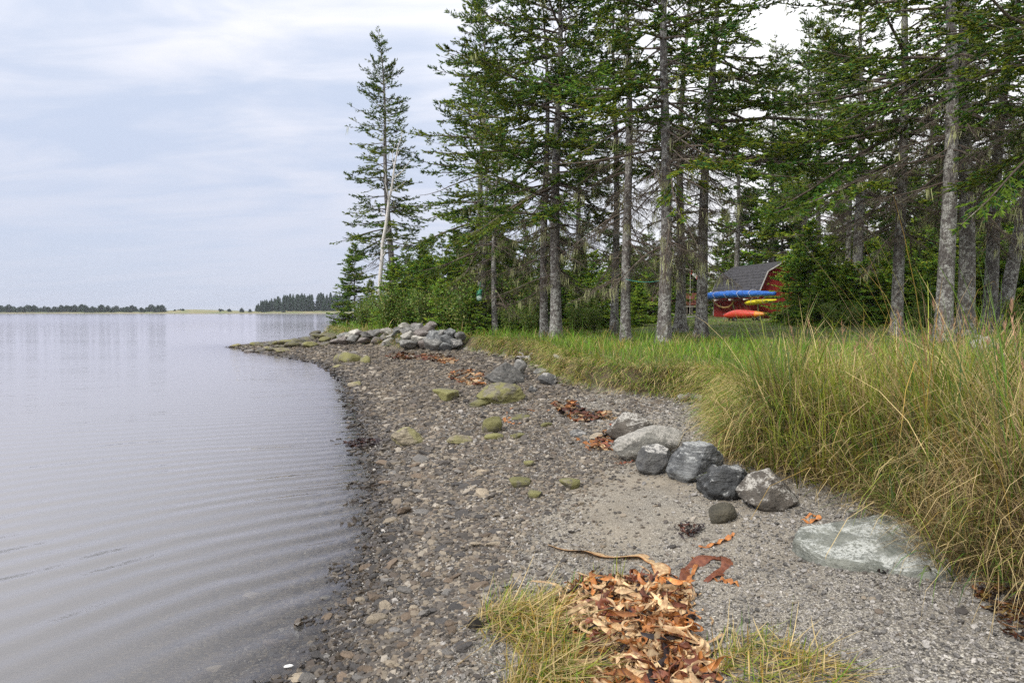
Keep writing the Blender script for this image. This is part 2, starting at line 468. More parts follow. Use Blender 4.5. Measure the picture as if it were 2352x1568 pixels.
# water ---------------------------------------------------------------
def water_mat():
    m, n, b = new_mat('sea_water')
    t = n.t
    g = n.add('ShaderNodeNewGeometry'); p = g.outputs['Position']
    dep = n.add('ShaderNodeAttribute', attribute_name='depth').outputs['Fac']
    s = n.add('ShaderNodeSeparateXYZ'); n.put(s.inputs[0], p)
    x, y = s.outputs[0], s.outputs[1]
    # crests bend as they near the shore
    yc = n.math('MINIMUM', y, 11.0)
    wv = n.math('MULTIPLY_ADD', n.noise(n.scalev(p, (.5, .5, 1)), 1.1, 2, .5), 0.45, 0.0)
    phi = n.math('ADD', n.math('ADD', n.math('MULTIPLY', x, 1.12), n.math('MULTIPLY', y, -.455)),
                 n.math('ADD', n.math('MULTIPLY', n.math('MULTIPLY', x, yc), -.078), n.math('MULTIPLY', n.math('MULTIPLY', yc, yc), -.049)))
    phi2 = n.math('ADD', n.math('MULTIPLY', x, .30), n.math('MULTIPLY', y, -.95))
    k = n.smooth(y, 8.0, 13.0)
    ph = n.add('ShaderNodeMix', data_type='FLOAT'); n.put(ph.inputs[0], k); n.put(ph.inputs[2], phi); n.put(ph.inputs[3], phi2)
    ph = n.math('ADD', ph.outputs[0], wv)
    w1 = n.math('SINE', n.math('MULTIPLY', ph, 2 * math.pi / .36))
    w2 = n.math('SINE', n.math('MULTIPLY_ADD', ph, 2 * math.pi / .55, n.math('MULTIPLY', n.noise(p, .5, 1), 3.5)))
    amp = n.math('MULTIPLY_ADD', n.smooth(n.noise(n.scalev(p, (.5, 1.1, 1), (0, 0, -.5)), .9, 3), .3, .7), .65, .35)
    fadeamp = n.math('MULTIPLY', n.math('POWER', n.math('DIVIDE', 5.0, n.math('MAXIMUM', y, 5.0)), 1.3), n.smooth(dep, -.02, 0.05))
    waves = n.math('MULTIPLY', n.math('MULTIPLY', n.math('ADD', w1, n.math('MULTIPLY', w2, .35)), n.math('MULTIPLY', amp, fadeamp)), 0.0115)
    ch = n.noise(n.scalev(p, (1.0, 3.2, 1), (0, 0, .18)), 2.4, 5, .55)
    chop = n.math('MULTIPLY', ch, n.math('MULTIPLY_ADD', n.smooth(n.noise(n.scalev(p, (.02, .09, 1)), 1.0, 4, .6), .42, .62), .014, .003))
    micro = n.math('MULTIPLY', n.noise(n.scalev(p, (1, 2.2, 1), (0, 0, .6)), 14, 3, .5), 0.0016)
    h = n.math('ADD', waves, n.math('ADD', n.math('MULTIPLY', n.math('MULTIPLY', chop, n.smooth(y, 9.0, 30.0)), n.math('DIVIDE', 16.0, n.math('MAXIMUM', y, 16.0))), micro))
    nrm = n.bump(h, 1.0, 1.0)
    fr = n.add('ShaderNodeFresnel'); fr.inputs[0].default_value = 1.333; n.put(fr.inputs['Normal'], nrm)
    gl = n.add('ShaderNodeBsdfGlossy'); n.put(gl.inputs['Roughness'], n.math('MULTIPLY_ADD', n.smooth(y, 25.0, 160.0), .09, .02)); n.put(gl.inputs['Normal'], nrm)
    gl.inputs['Color'].default_value = (1.0, .955, .99, 1)
    tr = n.add('ShaderNodeBsdfTransparent'); tr.inputs[0].default_value = (.92, .93, .90, 1)
    df = n.add('ShaderNodeBsdfDiffuse'); df.inputs[0].default_value = (.31, .305, .305, 1)     # silt held in the water
    op = n.math('SUBTRACT', 1.0, n.math('POWER', 2.718, n.math('MULTIPLY', dep, -5.0)))
    op = n.math('MULTIPLY', op, .92)
    m1 = n.add('ShaderNodeMixShader'); n.put(m1.inputs[0], op); t.links.new(tr.outputs[0], m1.inputs[1]); t.links.new(df.outputs[0], m1.inputs[2])
    m2 = n.add('ShaderNodeMixShader'); n.put(m2.inputs[0], fr.outputs[0]); t.links.new(m1.outputs[0], m2.inputs[1]); t.links.new(gl.outputs[0], m2.inputs[2])
    o = [q for q in t.nodes if q.type == 'OUTPUT_MATERIAL'][0]
    t.links.new(m2.outputs[0], o.inputs[0]); t.nodes.remove(b)
    return m


xs = axis_grid(-4000, -6, 0, 4000, 0.2, 1.08); ys = axis_grid(-300, 1.0, 20, 6000, 0.25, 1.08)
X, Y, Q = tensor(xs, ys)
z = terrain(np.stack([X, Y], 1))[0]
keep = (z[Q].min(1) < 0.05)
Q = Q[keep]
used, inv = np.unique(Q.ravel(), return_inverse=True)
me = mesh_np('water', np.stack([X, Y, np.zeros_like(X)], 1)[used], inv.reshape(-1, 4), water_mat(), smooth=True, attrs={'depth': np.clip(-z[used], 0, 2)})
tag(link('water', me), 'calm rippled bay reflecting the overcast sky', None, None, 'structure')

# far shore ------------------------------------------------------------
def far_land():
    Yf = 620.0
    pxs = np.linspace(-900, 1700, 160)
    X = (pxs - 1176) / F * Yf
    hill = 2.2 + 2.6 * np.exp(-((pxs - 455) / 70.0) ** 2) + 2.0 * np.exp(-((pxs - 690) / 110) ** 2) + .3 * np.sin(pxs * .05)
    rows = []
    for dy, k in ((-16, -.25), (-8, .12), (0, .3), (30, .75), (70, 1.0), (130, .9), (240, -.2)):
        rows.append(np.stack([X * (1 + dy / Yf), np.full_like(X, Yf + dy + 6 * np.sin(1.0)) + 6 * np.sin(pxs * .013), hill * k], 1))
    V = np.concatenate(rows); nx = len(pxs)
    i = (np.arange(len(rows) - 1)[:, None] * nx + np.arange(nx - 1)[None, :]).ravel()
    m, n, b = new_mat('far_shore_turf')
    g = n.add('ShaderNodeNewGeometry'); p = g.outputs['Position']
    f = n.noise(p, .05, 5, .6)
    s = n.add('ShaderNodeSeparateXYZ'); n.put(s.inputs[0], p)
    c = n.mix(n.smooth(f, .35, .65), (.13, .16, .05), (.26, .22, .11))
    c = n.mix(n.smooth(s.outputs[2], 1.0, .35), c, (.20, .18, .15))
    n.put(b.inputs['Base Color'], c); b.inputs['Roughness'].default_value = .9
    tag(link('far_shore', mesh_np('far_shore', V, np.stack([i, i + 1, i + nx + 1, i + nx], 1), m, smooth=True)), 'low grassy spit across the bay', None, None, 'structure')


far_land()

# ------------------------------------------------------------------ rocks
ICO = {}


def ico(sub):
    if sub not in ICO:
        bm = bmesh.new(); bmesh.ops.create_icosphere(bm, subdivisions=sub, radius=1)
        V = np.array([v.co[:] for v in bm.verts]); Fc = np.array([[v.index for v in f.verts] for f in bm.faces]); bm.free()
        ICO[sub] = (V, Fc)
    return ICO[sub]


def rock_geo(seed, sub=3, planes=11, p=14.0, rough=0.035, flat_top=0.0, lumps=2.2, cuts=()):
    r = np.random.default_rng(seed)
    V, Fc = ico(sub)
    Nn = norm(r.normal(size=(planes, 3))); Nn = np.concatenate([Nn, -Nn[: planes // 2]])
    D = r.uniform(.72, 1.0, len(Nn))
    if flat_top:
        Nn = np.concatenate([Nn, [[0.1, -.05, 1]]]); D = np.append(D, flat_top)
    q = (np.maximum(V @ Nn.T, 0) / D) ** p
    rad = q.sum(1) ** (-1 / p)
    rad = np.minimum(rad, 1.35)
    for cx, cy, cz, cd in cuts:
        cn = np.array([cx, cy, cz]); cn = cn / np.linalg.norm(cn)
        dd = V @ cn
        rad = np.minimum(rad, np.where(dd > 1e-3, cd / np.maximum(dd, 1e-3), 9))
    for sc, am in ((lumps, rough), (lumps * 2.3, rough * .7), (lumps * 5, rough * .5), (lumps * 10, rough * .3), (lumps * 19, rough * .2)):
        K = r.normal(size=(5, 3)) * sc; ph = r.uniform(0, 6.3, 5)
        rad = rad * (1 + am * np.sin(V @ K.T + ph).mean(1) * 1.8)
    P = V * rad[:, None]
    P = (P - (P.max(0) + P.min(0)) / 2) / ((P.max(0) - P.min(0)) / 2)
    return P, Fc


def rock_mesh(name, seed, mat, sub=3, smooth=True, **kw):
    V, Fc = rock_geo(seed, sub, **kw)
    me = mesh_np(name, V, Fc, mat, smooth=smooth)
    return me


GREY = rock_mat('grey_boulder', (.085, .085, .08), (.235, .225, .205), (.42, .41, .37), .35)
PALE = rock_mat('pale_boulder', (.17, .165, .145), (.34, .325, .28), (.52, .49, .43), .80)
DARK = rock_mat('dark_boulder', (.045, .045, .045), (.13, .128, .12), (.46, .44, .40), .50)
BROWNROCK = rock_mat('brown_boulder', (.06, .052, .042), (.13, .112, .09), (.50, .475, .42), .60)
BLUEROCK = rock_mat('blue_grey_boulder', (.055, .058, .06), (.20, .205, .20), (.34, .345, .33), .50, strata=.4)
BLACKROCK = rock_mat('black_slate_boulder', (.032, .034, .035), (.11, .112, .11), (.40, .40, .38), .30, strata=.5)
ALGAE = rock_mat('algae_rock', (.10, .09, .07), (.27, .24, .175), None, 0, (.20, .19, .065), .55, strata=.6)
TAN = rock_mat('tan_rock', (.17, .14, .095), (.36, .31, .215), None, 0, (.25, .23, .10), .4, strata=.7)
SLAB = rock_mat('slab_rock', (.12, .128, .108), (.22, .225, .19), (.46, .47, .43), .36)
PINKROCK = rock_mat('pinkish_boulder', (.11, .095, .085), (.23, .20, .18), (.36, .34, .31), .3)
WETROCK = rock_mat('wet_rock', (.05, .045, .035), (.15, .125, .09), None, 0, (.12, .11, .04), .45, rough=.5)
DOME = rock_mat('olive_stone', (.055, .05, .035), (.12, .105, .07), None, 0, None)


def boulder(px, py, wpx, hpx, mat, label, seed, sub=4, depth=.85, yaw=0.0, tilt=0.0, cat='boulder', group=None, name='boulder', sink=.22, roll=0.0, back=0.0, **kw):
    """a boulder whose foot is seen at px,py and which shows wpx by hpx"""
    p = ground(px, py - hpx * .12)
    sc = p[1] / F
    W = wpx * sc
    look = math.atan2(CAMZ - p[2], p[1])
    D = W * depth
    Hh = max(.03, (hpx * sc - D * math.sin(look) * .5) / math.cos(look))
    Hf = Hh / (1 - sink)
    me = rock_mesh(name, seed, mat, sub, **kw)
    o = link(name, me, None, (p[0] + p[0] / p[1] * back, p[1] + D * .30 + back, p[2] + Hf / 2 - Hf * sink), (tilt, roll, yaw), (W / 2, D / 2, Hf / 2))
    if sub >= 4:
        dm = o.modifiers.new('weathering', 'DISPLACE'); dm.texture = TEX; dm.texture_coords = 'GLOBAL'; dm.strength = .14; dm.mid_level = .5
    return tag(o, label, cat, group)


TEX = bpy.data.textures.new('weathering', 'CLOUDS'); TEX.noise_scale = .085; TEX.noise_depth = 4
boulder(1456, 1036, 122, 76, BROWNROCK, 'dark domed boulder with a white lichen cap behind the long pale boulder', 11, sub=5, depth=.85, planes=14, p=12, rough=.02, back=.35)
boulder(1496, 1064, 168, 78, PALE, 'long pale grey boulder sloping down to the sand, largest of the row', 23, sub=5, depth=.5, yaw=.15, roll=-.30, planes=14, p=13, rough=.025, sink=.15)
boulder(1513, 1095, 100, 72, DARK, 'dark squarish boulder with a speckled pale top beside the long pale boulder', 31, sub=5, depth=.85, planes=10, p=16, rough=.03, cuts=((-.15, -1, .12, .66), (0, -.25, 1, .62), (.9, -.3, .2, .72), (-.9, -.3, .3, .70)))
boulder(1608, 1115, 138, 96, BLUEROCK, 'angular blue-grey boulder with a sharp dark face in the middle of the row', 46, sub=5, depth=.75, planes=9, p=18, rough=.045, lumps=2.8, cuts=((.55, -.85, .05, .50), (-.55, -.75, .45, .58), (-.1, -.1, 1, .66), (.7, .1, .7, .66)))
boulder(1675, 1156, 124, 84, BLACKROCK, 'jagged black boulder with small white lichen spots', 57, sub=5, depth=.8, planes=9, p=20, rough=.085, lumps=3.4, cuts=((-.2, -1, .35, .55), (.7, -.6, .3, .62), (-.8, -.2, .6, .62), (.2, 0, 1, .70)))
boulder(1778, 1182, 140, 100, BROWNROCK, 'pointed boulder with white upper face and brown base, nearest of the row to the grass', 66, sub=5, depth=.8, planes=10, p=18, rough=.03, cuts=((-.75, -.45, .5, .52), (.15, -.9, .42, .50), (.75, -.2, .62, .50), (-.1, -.35, 1, .72)))
boulder(1666, 1204, 70, 46, DOME, 'small olive-brown domed stone half buried in the sand', 71, depth=.9, planes=14, p=7, rough=.02, cat='stone', name='domed_stone')
# the slab ---------------------------------------------------------
pts_px = [(1822, 1265), (1835, 1247), (1900, 1236), (1985, 1222), (2030, 1213), (2075, 1222), (2120, 1250), (2160, 1272), (2190, 1306), (2195, 1328), (2160, 1335), (2060, 1318), (1975, 1312), (1900, 1300), (1850, 1285)]
base = np.array([ground(*q) for q in pts_px]); c0 = base.mean(0)


def slab_geo():
    k = len(base); rel = base - c0
    rings = []
    for s, zz in ((1.03, -.10), (1.03, .0), (1.01, .045), (.975, .065), (.6, .078), (.3, .085)):
        q = rel * s
        dz = zz + (.016 * wob(q[:, 0], q[:, 1], 7) + .012 * wob(q[:, 0], q[:, 1], 17, 3)) * (zz > .01) + np.clip(q[:, 1] * .16, -.02, .06) * (zz > 0.01)
        rings.append(np.stack([q[:, 0], q[:, 1], (base[:, 2] - c0[2]) * s + dz], 1))
    V = np.concatenate(rings + [np.array([[0, 0, .09]])]); fs = []
    for r in range(len(rings) - 1):
        for i in range(k):
            a, b = r * k + i, r * k + (i + 1) % k
            fs += [(a, b, b + k), (a, b + k, a + k)]
    o = (len(rings) - 1) * k
    fs += [(o + i, o + (i + 1) % k, len(V) - 1) for i in range(k)]
    Fc = np.array(fs)[:, ::-1]
    return V, Fc


V, Fc = slab_geo()
me = mesh_np('flat_slab', V, Fc, SLAB, smooth=True)
o = link('flat_slab', me, None, tuple(c0))
sb = o.modifiers.new('round', 'SUBSURF'); sb.levels = 4; sb.render_levels = 4; sb.subdivision_type = 'SIMPLE'
sb2 = o.modifiers.new('soften', 'SMOOTH'); sb2.factor = .5; sb2.iterations = 4
dm = o.modifiers.new('weathering', 'DISPLACE'); dm.texture = TEX; dm.texture_coords = 'GLOBAL'; dm.strength = .035; dm.mid_level = .5
tag(o, 'large flat grey-green slab with white lichen blotches at the foot of the tall grass', 'slab')

boulder(1158, 894, 96, 58, GREY, 'upright angular grey rock with twin points above the oval flat rock', 88, sub=5, depth=.6, planes=9, p=16, rough=.05, lumps=3, cuts=((-.5, -.8, .2, .55), (.6, -.6, .5, .50), (-.6, .1, .8, .62), (.2, -.2, 1, .8), (0, -1, .05, .62)))
boulder(1192, 868, 38, 40, GREY, 'small pointed dark rock just behind the twin-pointed rock', 85, sub=4, depth=.8, planes=5, p=40, rough=.05)
boulder(1150, 934, 108, 52, ALGAE, 'oval flat rock with green algae on its lower half', 92, sub=5, depth=.7, planes=6, p=36, yaw=.25, rough=.045, roll=-.12)
boulder(1098, 938, 52, 20, ALGAE, 'low green algae-covered rock touching the oval rock', 93, sub=4, depth=.7, planes=7, p=30, rough=.05, cat='rock', name='flat_rock')
boulder(1245, 862, 40, 16, GREY, 'thin grey flat stone leaning beside the bank edge', 95, sub=3, depth=.8, planes=6, p=36, roll=-.25, cat='stone', name='flat_rock')
boulder(1258, 888, 46, 30, DARK, 'dark block-shaped rock at the foot of the grassy bank', 97, sub=4, planes=5, p=44, cat='rock', name='flat_rock')
boulder(1225, 905, 22, 18, DARK, 'small dark lump of rock below the block-shaped rock', 99, sub=3, planes=6, p=36, cat='rock', name='flat_rock')
boulder(934, 1029, 76, 46, TAN, 'pale tan rounded rock with slanting cracks near the waterline', 101, depth=.8, planes=6, p=36, yaw=.4, rough=.06, lumps=3, cat='rock', name='beach_rock')
boulder(1055, 1023, 62, 24, TAN, 'low tan stone between the tan rock and the green rock', 103, sub=4, depth=.8, planes=5, p=40, rough=.06, lumps=3, cat='rock', name='beach_rock')
boulder(1130, 1000, 48, 42, ALGAE, 'tilted green slab-sided rock below the ring of kelp', 105, sub=4, depth=.9, yaw=.9, tilt=.25, planes=5, p=40, rough=.06, lumps=3, cat='rock', name='beach_rock')
boulder(1134, 1011, 46, 16, ALGAE, 'small flat green stone against the tilted green rock', 107, sub=3, depth=.8, planes=6, p=36, cat='stone', name='beach_rock')
boulder(1022, 926, 62, 32, ALGAE, 'broad flat green rock in the pebbles above the tan rock', 109, sub=4, depth=1.2, flat_top=.25, planes=7, p=36, rough=.06, lumps=3, cat='rock', name='flat_rock')
boulder(812, 890, 32, 14, TAN, 'lone tan stone at the water edge in the bend of the cove', 111, sub=3, planes=6, p=30, cat='stone', name='beach_rock')
boulder(1190, 1008, 38, 15, ALGAE, 'small dull green stone to the side of the tilted green rock', 113, sub=3, planes=6, p=36, cat='stone', name='beach_rock')
boulder(1255, 982, 28, 13, ALGAE, 'small green stone inside the scatter of kelp', 115, sub=3, planes=6, p=36, cat='stone', name='beach_rock')
boulder(1195, 965, 50, 13, ALGAE, 'flat olive stone inside the ring of kelp', 117, sub=3, planes=6, p=36, cat='stone', name='flat_rock')
boulder(1330, 1006, 42, 20, DARK, 'dark flat stone beside the kelp strand near the lichen-capped boulder', 119, sub=3, planes=6, p=36, cat='stone', name='flat_rock')
for q, (a, b, w_, h_, lb) in enumerate([(1194, 1120, 52, 24, 'pale green shard lying flat, farthest of the four shards'), (1228, 1146, 36, 20, 'square yellow-green shard nearest the camera'),
                                        (1310, 1128, 44, 30, 'olive shard at the edge of the sand'), (1215, 1075, 26, 18, 'small upright green pebble above the shards')]):
    boulder(a, b, w_, h_, ALGAE, lb, 130 + q, sub=3, depth=1.1, planes=6, p=40, flat_top=.12, cat='stone', name='green_shard', group='green algae shards on the beach', yaw=q)

# low green ledge by the water in the cove
boulder(800, 836, 62, 26, ALGAE, 'broad green ledge rock near the waterline in the cove', 141, sub=3, depth=.8, planes=8, p=20, cat='rock', name='ledge_rock')
boulder(778, 838, 26, 24, ALGAE, 'upright green rock at the water side of the ledge', 143, sub=3, planes=8, p=20, cat='rock', name='ledge_rock')
boulder(838, 836, 26, 18, ALGAE, 'small green rock at the landward end of the ledge', 145, sub=3, cat='rock', name='ledge_rock')
boulder(775, 846, 26, 9, TAN, 'flat pale stone awash at the foot of the ledge', 147, sub=2, cat='stone', name='ledge_rock')
boulder(806, 843, 24, 9, PINKROCK, 'flat grey stone in front of the ledge', 149, sub=2, cat='stone', name='ledge_rock')
boulder(810, 815, 30, 9, PINKROCK, 'flat grey stone behind the ledge', 150, sub=2, cat='stone', name='ledge_rock')

# heap of boulders under the trees -------------------------------------
VAR = [rock_mesh('heap_boulder', 200 + i, m, 4, planes=[9, 7, 10, 8][i % 4], p=[22, 30, 18, 34][i % 4], rough=.05) for i, m in enumerate([GREY, PALE, PINKROCK, GREY, BLUEROCK, PALE, DARK, PINKROCK])]
heap = []   # px, py foot, w, h, variant, label part
for a, b, w_, h_, v in [(790, 790, 36, 20, 2), (812, 786, 34, 18, 0), (838, 788, 32, 16, 2), (866, 790, 34, 18, 2), (790, 780, 30, 16, 0), (812, 776, 36, 18, 1), (842, 776, 30, 15, 0), (885, 784, 32, 18, 2),
                        (868, 776, 40, 20, 0), (896, 772, 36, 17, 1), (905, 784, 28, 16, 0), (920, 798, 42, 22, 1), (890, 800, 30, 20, 0), (926, 784, 36, 20, 1), (948, 792, 34, 20, 0), (938, 774, 38, 18, 4),
                        (960, 798, 44, 18, 3), (965, 784, 46, 26, 1), (990, 790, 44, 20, 1), (962, 768, 34, 18, 0), (985, 764, 30, 22, 0), (1000, 776, 42, 20, 2), (1012, 762, 32, 14, 2), (955, 758, 34, 16, 5),
                        (1006, 800, 30, 24, 2), (1030, 812, 64, 36, 3), (1058, 812, 40, 26, 4), (1034, 790, 60, 32, 4), (1066, 796, 36, 30, 4), (1074, 780, 30, 26, 4), (1050, 776, 40, 18, 3), (1090, 800, 34, 22, 6),
                        (1098, 785, 30, 24, 3), (1022, 752, 30, 14, 7), (980, 752, 24, 12, 7), (936, 762, 22, 12, 0), (910, 764, 24, 12, 7), (880, 766, 26, 12, 7), (850, 768, 22, 11, 7), (828, 770, 24, 11, 7)]:
    px = a - 42 * (a - 770) / 330 if a > 900 else a          # measured a little wide at this end
    heap.append((px, b, w_, h_, v))
tone = ['grey', 'pale lichened', 'pinkish grey', 'mid grey', 'blue-grey', 'pale', 'dark', 'rosy grey']
for q, (a, b, w_, h_, v) in enumerate(heap):
    p = ground(a, 806 if a > 930 else 793)
    zz = at(a, b - h_ / 2, p[1])
    lift = max(0.0, zz[2] - p[2])
    yy = p[1] + lift * 1.0
    cen = at(a, b - h_ / 2, yy)
    sc = yy / F
    row = 'top' if b < 770 else ('middle' if b < 788 else 'bottom')
    o = link('heap_boulder', VAR[v], None, tuple(cen), (q * .7, q * 1.3, q * 2.1), (w_ * sc * .56, w_ * sc * .5, h_ * sc * .62))
    o.rotation_euler = ((q % 5 - 2) * .12, (q % 3 - 1) * .15, (q * 1.7) % 6.28)
    k = w_ * sc * .54
    o.scale = (k * .97, k * .9, max(h_ * sc * .52, k * .5))
    end = 'the point' if a < 850 else ('the middle' if a < 950 else 'the grassy bank')
    tag(o, f'{tone[v]} boulder in the {row} course of the heap, towards {end}', 'boulder', 'boulders heaped below the trees')

# rocks of the point ---------------------------------------------------
PV = [rock_mesh('point_rock', 240 + i, m, 3, planes=7, p=30, rough=.06) for i, m in enumerate([WETROCK, ALGAE, WETROCK, TAN, PINKROCK])]
for q, (a, b, w_, h_, v) in enumerate([(542, 797, 22, 8, 3), (565, 799, 16, 7, 0), (590, 795, 26, 10, 1), (598, 808, 26, 9, 0), (572, 810, 20, 8, 4), (610, 804, 20, 9, 3), (628, 806, 26, 9, 0), (648, 810, 34, 12, 3),
                                       (622, 793, 36, 9, 0), (655, 792, 46, 12, 1), (688, 788, 40, 12, 0), (672, 798, 34, 14, 0), (712, 798, 32, 14, 1), (705, 783, 34, 11, 0), (728, 778, 36, 13, 2), (745, 786, 30, 13, 1),
                                       (752, 776, 34, 12, 0), (724, 770, 26, 12, 2), (765, 780, 30, 14, 2), (640, 800, 22, 8, 2), (690, 796, 26, 11, 2), (775, 790, 34, 13, 4), (748, 794, 26, 10, 0), (608, 797, 18, 8, 2)]):
    p = ground(a, b - 1)
    p = at(a, b - h_ * .4, min(p[1], 44))
    sc = p[1] / F
    o = link('point_rock', PV[v], None, tuple(p), (0, 0, q * 1.3), (w_ * sc * .55, w_ * sc * .6, h_ * sc * .62))
    where = 'at the tip of' if a < 600 else ('along the spine of' if b < 795 else 'on the near side of')
    tag(o, f'{["wet brown", "green", "dark brown", "tan", "pinkish"][v]} rock {where} the stony point', 'rock', 'rocks of the stony point')

# ------------------------------------------------------------------ pebbles
def pebble_mat():
    m, n, b = new_mat('beach_pebble')
    g = n.add('ShaderNodeNewGeometry'); p = g.outputs['Position']
    oi = n.add('ShaderNodeObjectInfo')
    c = n.ramp(oi.outputs['Random'], [(0, (.055, .048, .042)), (.25, (.10, .085, .07)), (.5, (.17, .148, .122)), (.62, (.14, .108, .08)), (.78, (.24, .195, .14)), (.92, (.29, .245, .185)), (1, (.43, .38, .31))])
    f = n.noise(p, 70, 5, .65)
    c = n.mix(n.smooth(f, .35, .65), n.mix(1.0, c, (.72, .72, .72), 'MULTIPLY'), c)
    s = n.add('ShaderNodeSeparateXYZ'); n.put(s.inputs[0], p)
    wet = n.smooth(n.math('ADD', s.outputs[2], n.math('MULTIPLY', n.noise(p, 2.5, 3), .08)), .06, .15)
    c = n.mix(wet, n.mix(1.0, c, (.40, .38, .36), 'MULTIPLY'), c)
    n.put(b.inputs['Base Color'], c); n.put(b.inputs['Roughness'], n.math('MULTIPLY_ADD', wet, .45, .3))
    n.put(b.inputs['Normal'], n.bump(f, .4, .006))
    return m


M_PEB = pebble_mat()
PEB = [rock_mesh('flat_stone', 300 + i, M_PEB, 2 if i < 4 else 1, smooth=False, planes=7, p=26, flat_top=.6) for i in range(7)]
TONES = [('dark slate', (.075, .068, .062)), ('brown', (.17, .125, .085)), ('grey', (.21, .195, .175)), ('tan', (.34, .28, .20)), ('pale', (.44, .39, .31))]
TONEMESH = {}
for tn, tc_ in TONES:
    mt = rock_mat(tn.replace(' ', '_') + '_stone', tuple(x * .8 for x in tc_), tuple(x * 1.15 for x in tc_), rough=.75, strata=.25)
    for i in range(4):
        me = PEB[i].copy(); me.materials.clear(); me.materials.append(mt); TONEMESH[tn, i] = me


def polar(nr, r0, r1, a0=-44, a1=44, seed=1, power=1.0):
    r = np.random.default_rng(seed)
    u = r.random(nr) ** power
    rr = r0 * (r1 / r0) ** u; a = np.radians(r.uniform(a0, a1, nr))
    return np.stack([rr * np.sin(a), rr * np.cos(a)], 1)


P = polar(420000, 2.3, 48, seed=5)
z, ds, ins, db, inb = terrain(P)
r = np.random.default_rng(8)
rr = np.hypot(P[:, 0], P[:, 1])
wid = np.clip(.42 * (P[:, 1] - 2.2), .35, 30) * (1 + .3 * wob(P[:, 0], P[:, 1], 1.3, 6))
cover = np.where(ins, np.maximum(np.exp(-np.maximum(ds - wid, 0) / (.2 + .03 * rr)), .02), np.exp(-ds / .4) * .5)
cover = np.where(P[:, 1] > 24, cover * .8, cover)
ok = (~inb) & (r.random(len(P)) < cover * (.75 + .25 * wob(P[:, 0], P[:, 1], 2.6)))
P = P[ok]; z = z[ok]; rr = rr[ok]; ds = ds[ok]; insk = ins[ok]
size = (.0052 + .0019 * rr) * np.exp(r.normal(0, .42, len(P))) * np.where(ds < 1.2, 1.15, .9)
size = np.clip(size, .005, .10)
order = np.argsort(-size / rr)
hero = order[:300]; rest = order[300:]
for q in hero:
    s_ = size[q] * 1.15
    tn = TONES[r.choice(5, p=[.26, .28, .26, .15, .05])][0]
    i = int(r.integers(0, 4))
    o = link('flat_stone', TONEMESH[tn, i], None, (P[q, 0], P[q, 1], z[q] + s_ * .12), (r.normal(0, .2), r.normal(0, .2), r.uniform(0, 6.28)), (s_, s_ * r.uniform(.55, .9), s_ * r.uniform(.2, .38)))
    y_ = P[q, 1]
    zone = ('awash in the shallows' if ds[q] < .12 and not insk[q] else 'at the waterline' if ds[q] < .35 else 'in the shingle') + \
           (' beside the washed-up grass' if y_ < 4.0 else ' level with the kelp heap' if y_ < 5.0 else ' level with the flat slab' if y_ < 6.2 else ' level with the boulder row' if y_ < 9 else ' level with the tan rock' if y_ < 13 else ' of the far cove')
    tag(o, f'{["broad", "long", "stubby", "angular"][i]} {tn} stone {zone}', 'stone', 'flat stones strewn along the waterline')


def gn_scatter(name, pts, rot, scl, proto, label=None):
    me = bpy.data.meshes.new(name)
    me.vertices.add(len(pts)); me.vertices.foreach_set('co', np.asarray(pts, np.float32).ravel())
    for an, av in (('rot', rot), ('scl', scl)):
        a = me.attributes.new(an, 'FLOAT_VECTOR', 'POINT'); a.data.foreach_set('vector', np.asarray(av, np.float32).ravel())
    me.update()
    ng = bpy.data.node_groups.new(name, 'GeometryNodeTree')
    ng.interface.new_socket('Geometry', in_out='INPUT', socket_type='NodeSocketGeometry')
    ng.interface.new_socket('Geometry', in_out='OUTPUT', socket_type='NodeSocketGeometry')
    N = ng.nodes
    gi, go = N.new('NodeGroupInput'), N.new('NodeGroupOutput')
    iop = N.new('GeometryNodeInstanceOnPoints'); oi = N.new('GeometryNodeObjectInfo')
    oi.transform_space = 'ORIGINAL'; oi.inputs['Object'].default_value = proto; oi.inputs['As Instance'].default_value = True
    a1 = N.new('GeometryNodeInputNamedAttribute'); a1.data_type = 'FLOAT_VECTOR'; a1.inputs['Name'].default_value = 'rot'
    a2 = N.new('GeometryNodeInputNamedAttribute'); a2.data_type = 'FLOAT_VECTOR'; a2.inputs['Name'].default_value = 'scl'
    er = N.new('FunctionNodeEulerToRotation')
    L = ng.links.new
    L(gi.outputs[0], iop.inputs['Points']); L(oi.outputs['Geometry'], iop.inputs['Instance'])
    L(a1.outputs['Attribute'], er.inputs[0]); L(er.outputs[0], iop.inputs['Rotation']); L(a2.outputs['Attribute'], iop.inputs['Scale'])
    L(iop.outputs[0], go.inputs[0])
    o = link(name, me)
    md = o.modifiers.new('scatter', 'NODES'); md.node_group = ng
    tag(o, label, None, None, 'stuff')
    return o


M_GRAV = rock_mat('grey_gravel', (.11, .102, .093), (.36, .335, .30), rough=.85)
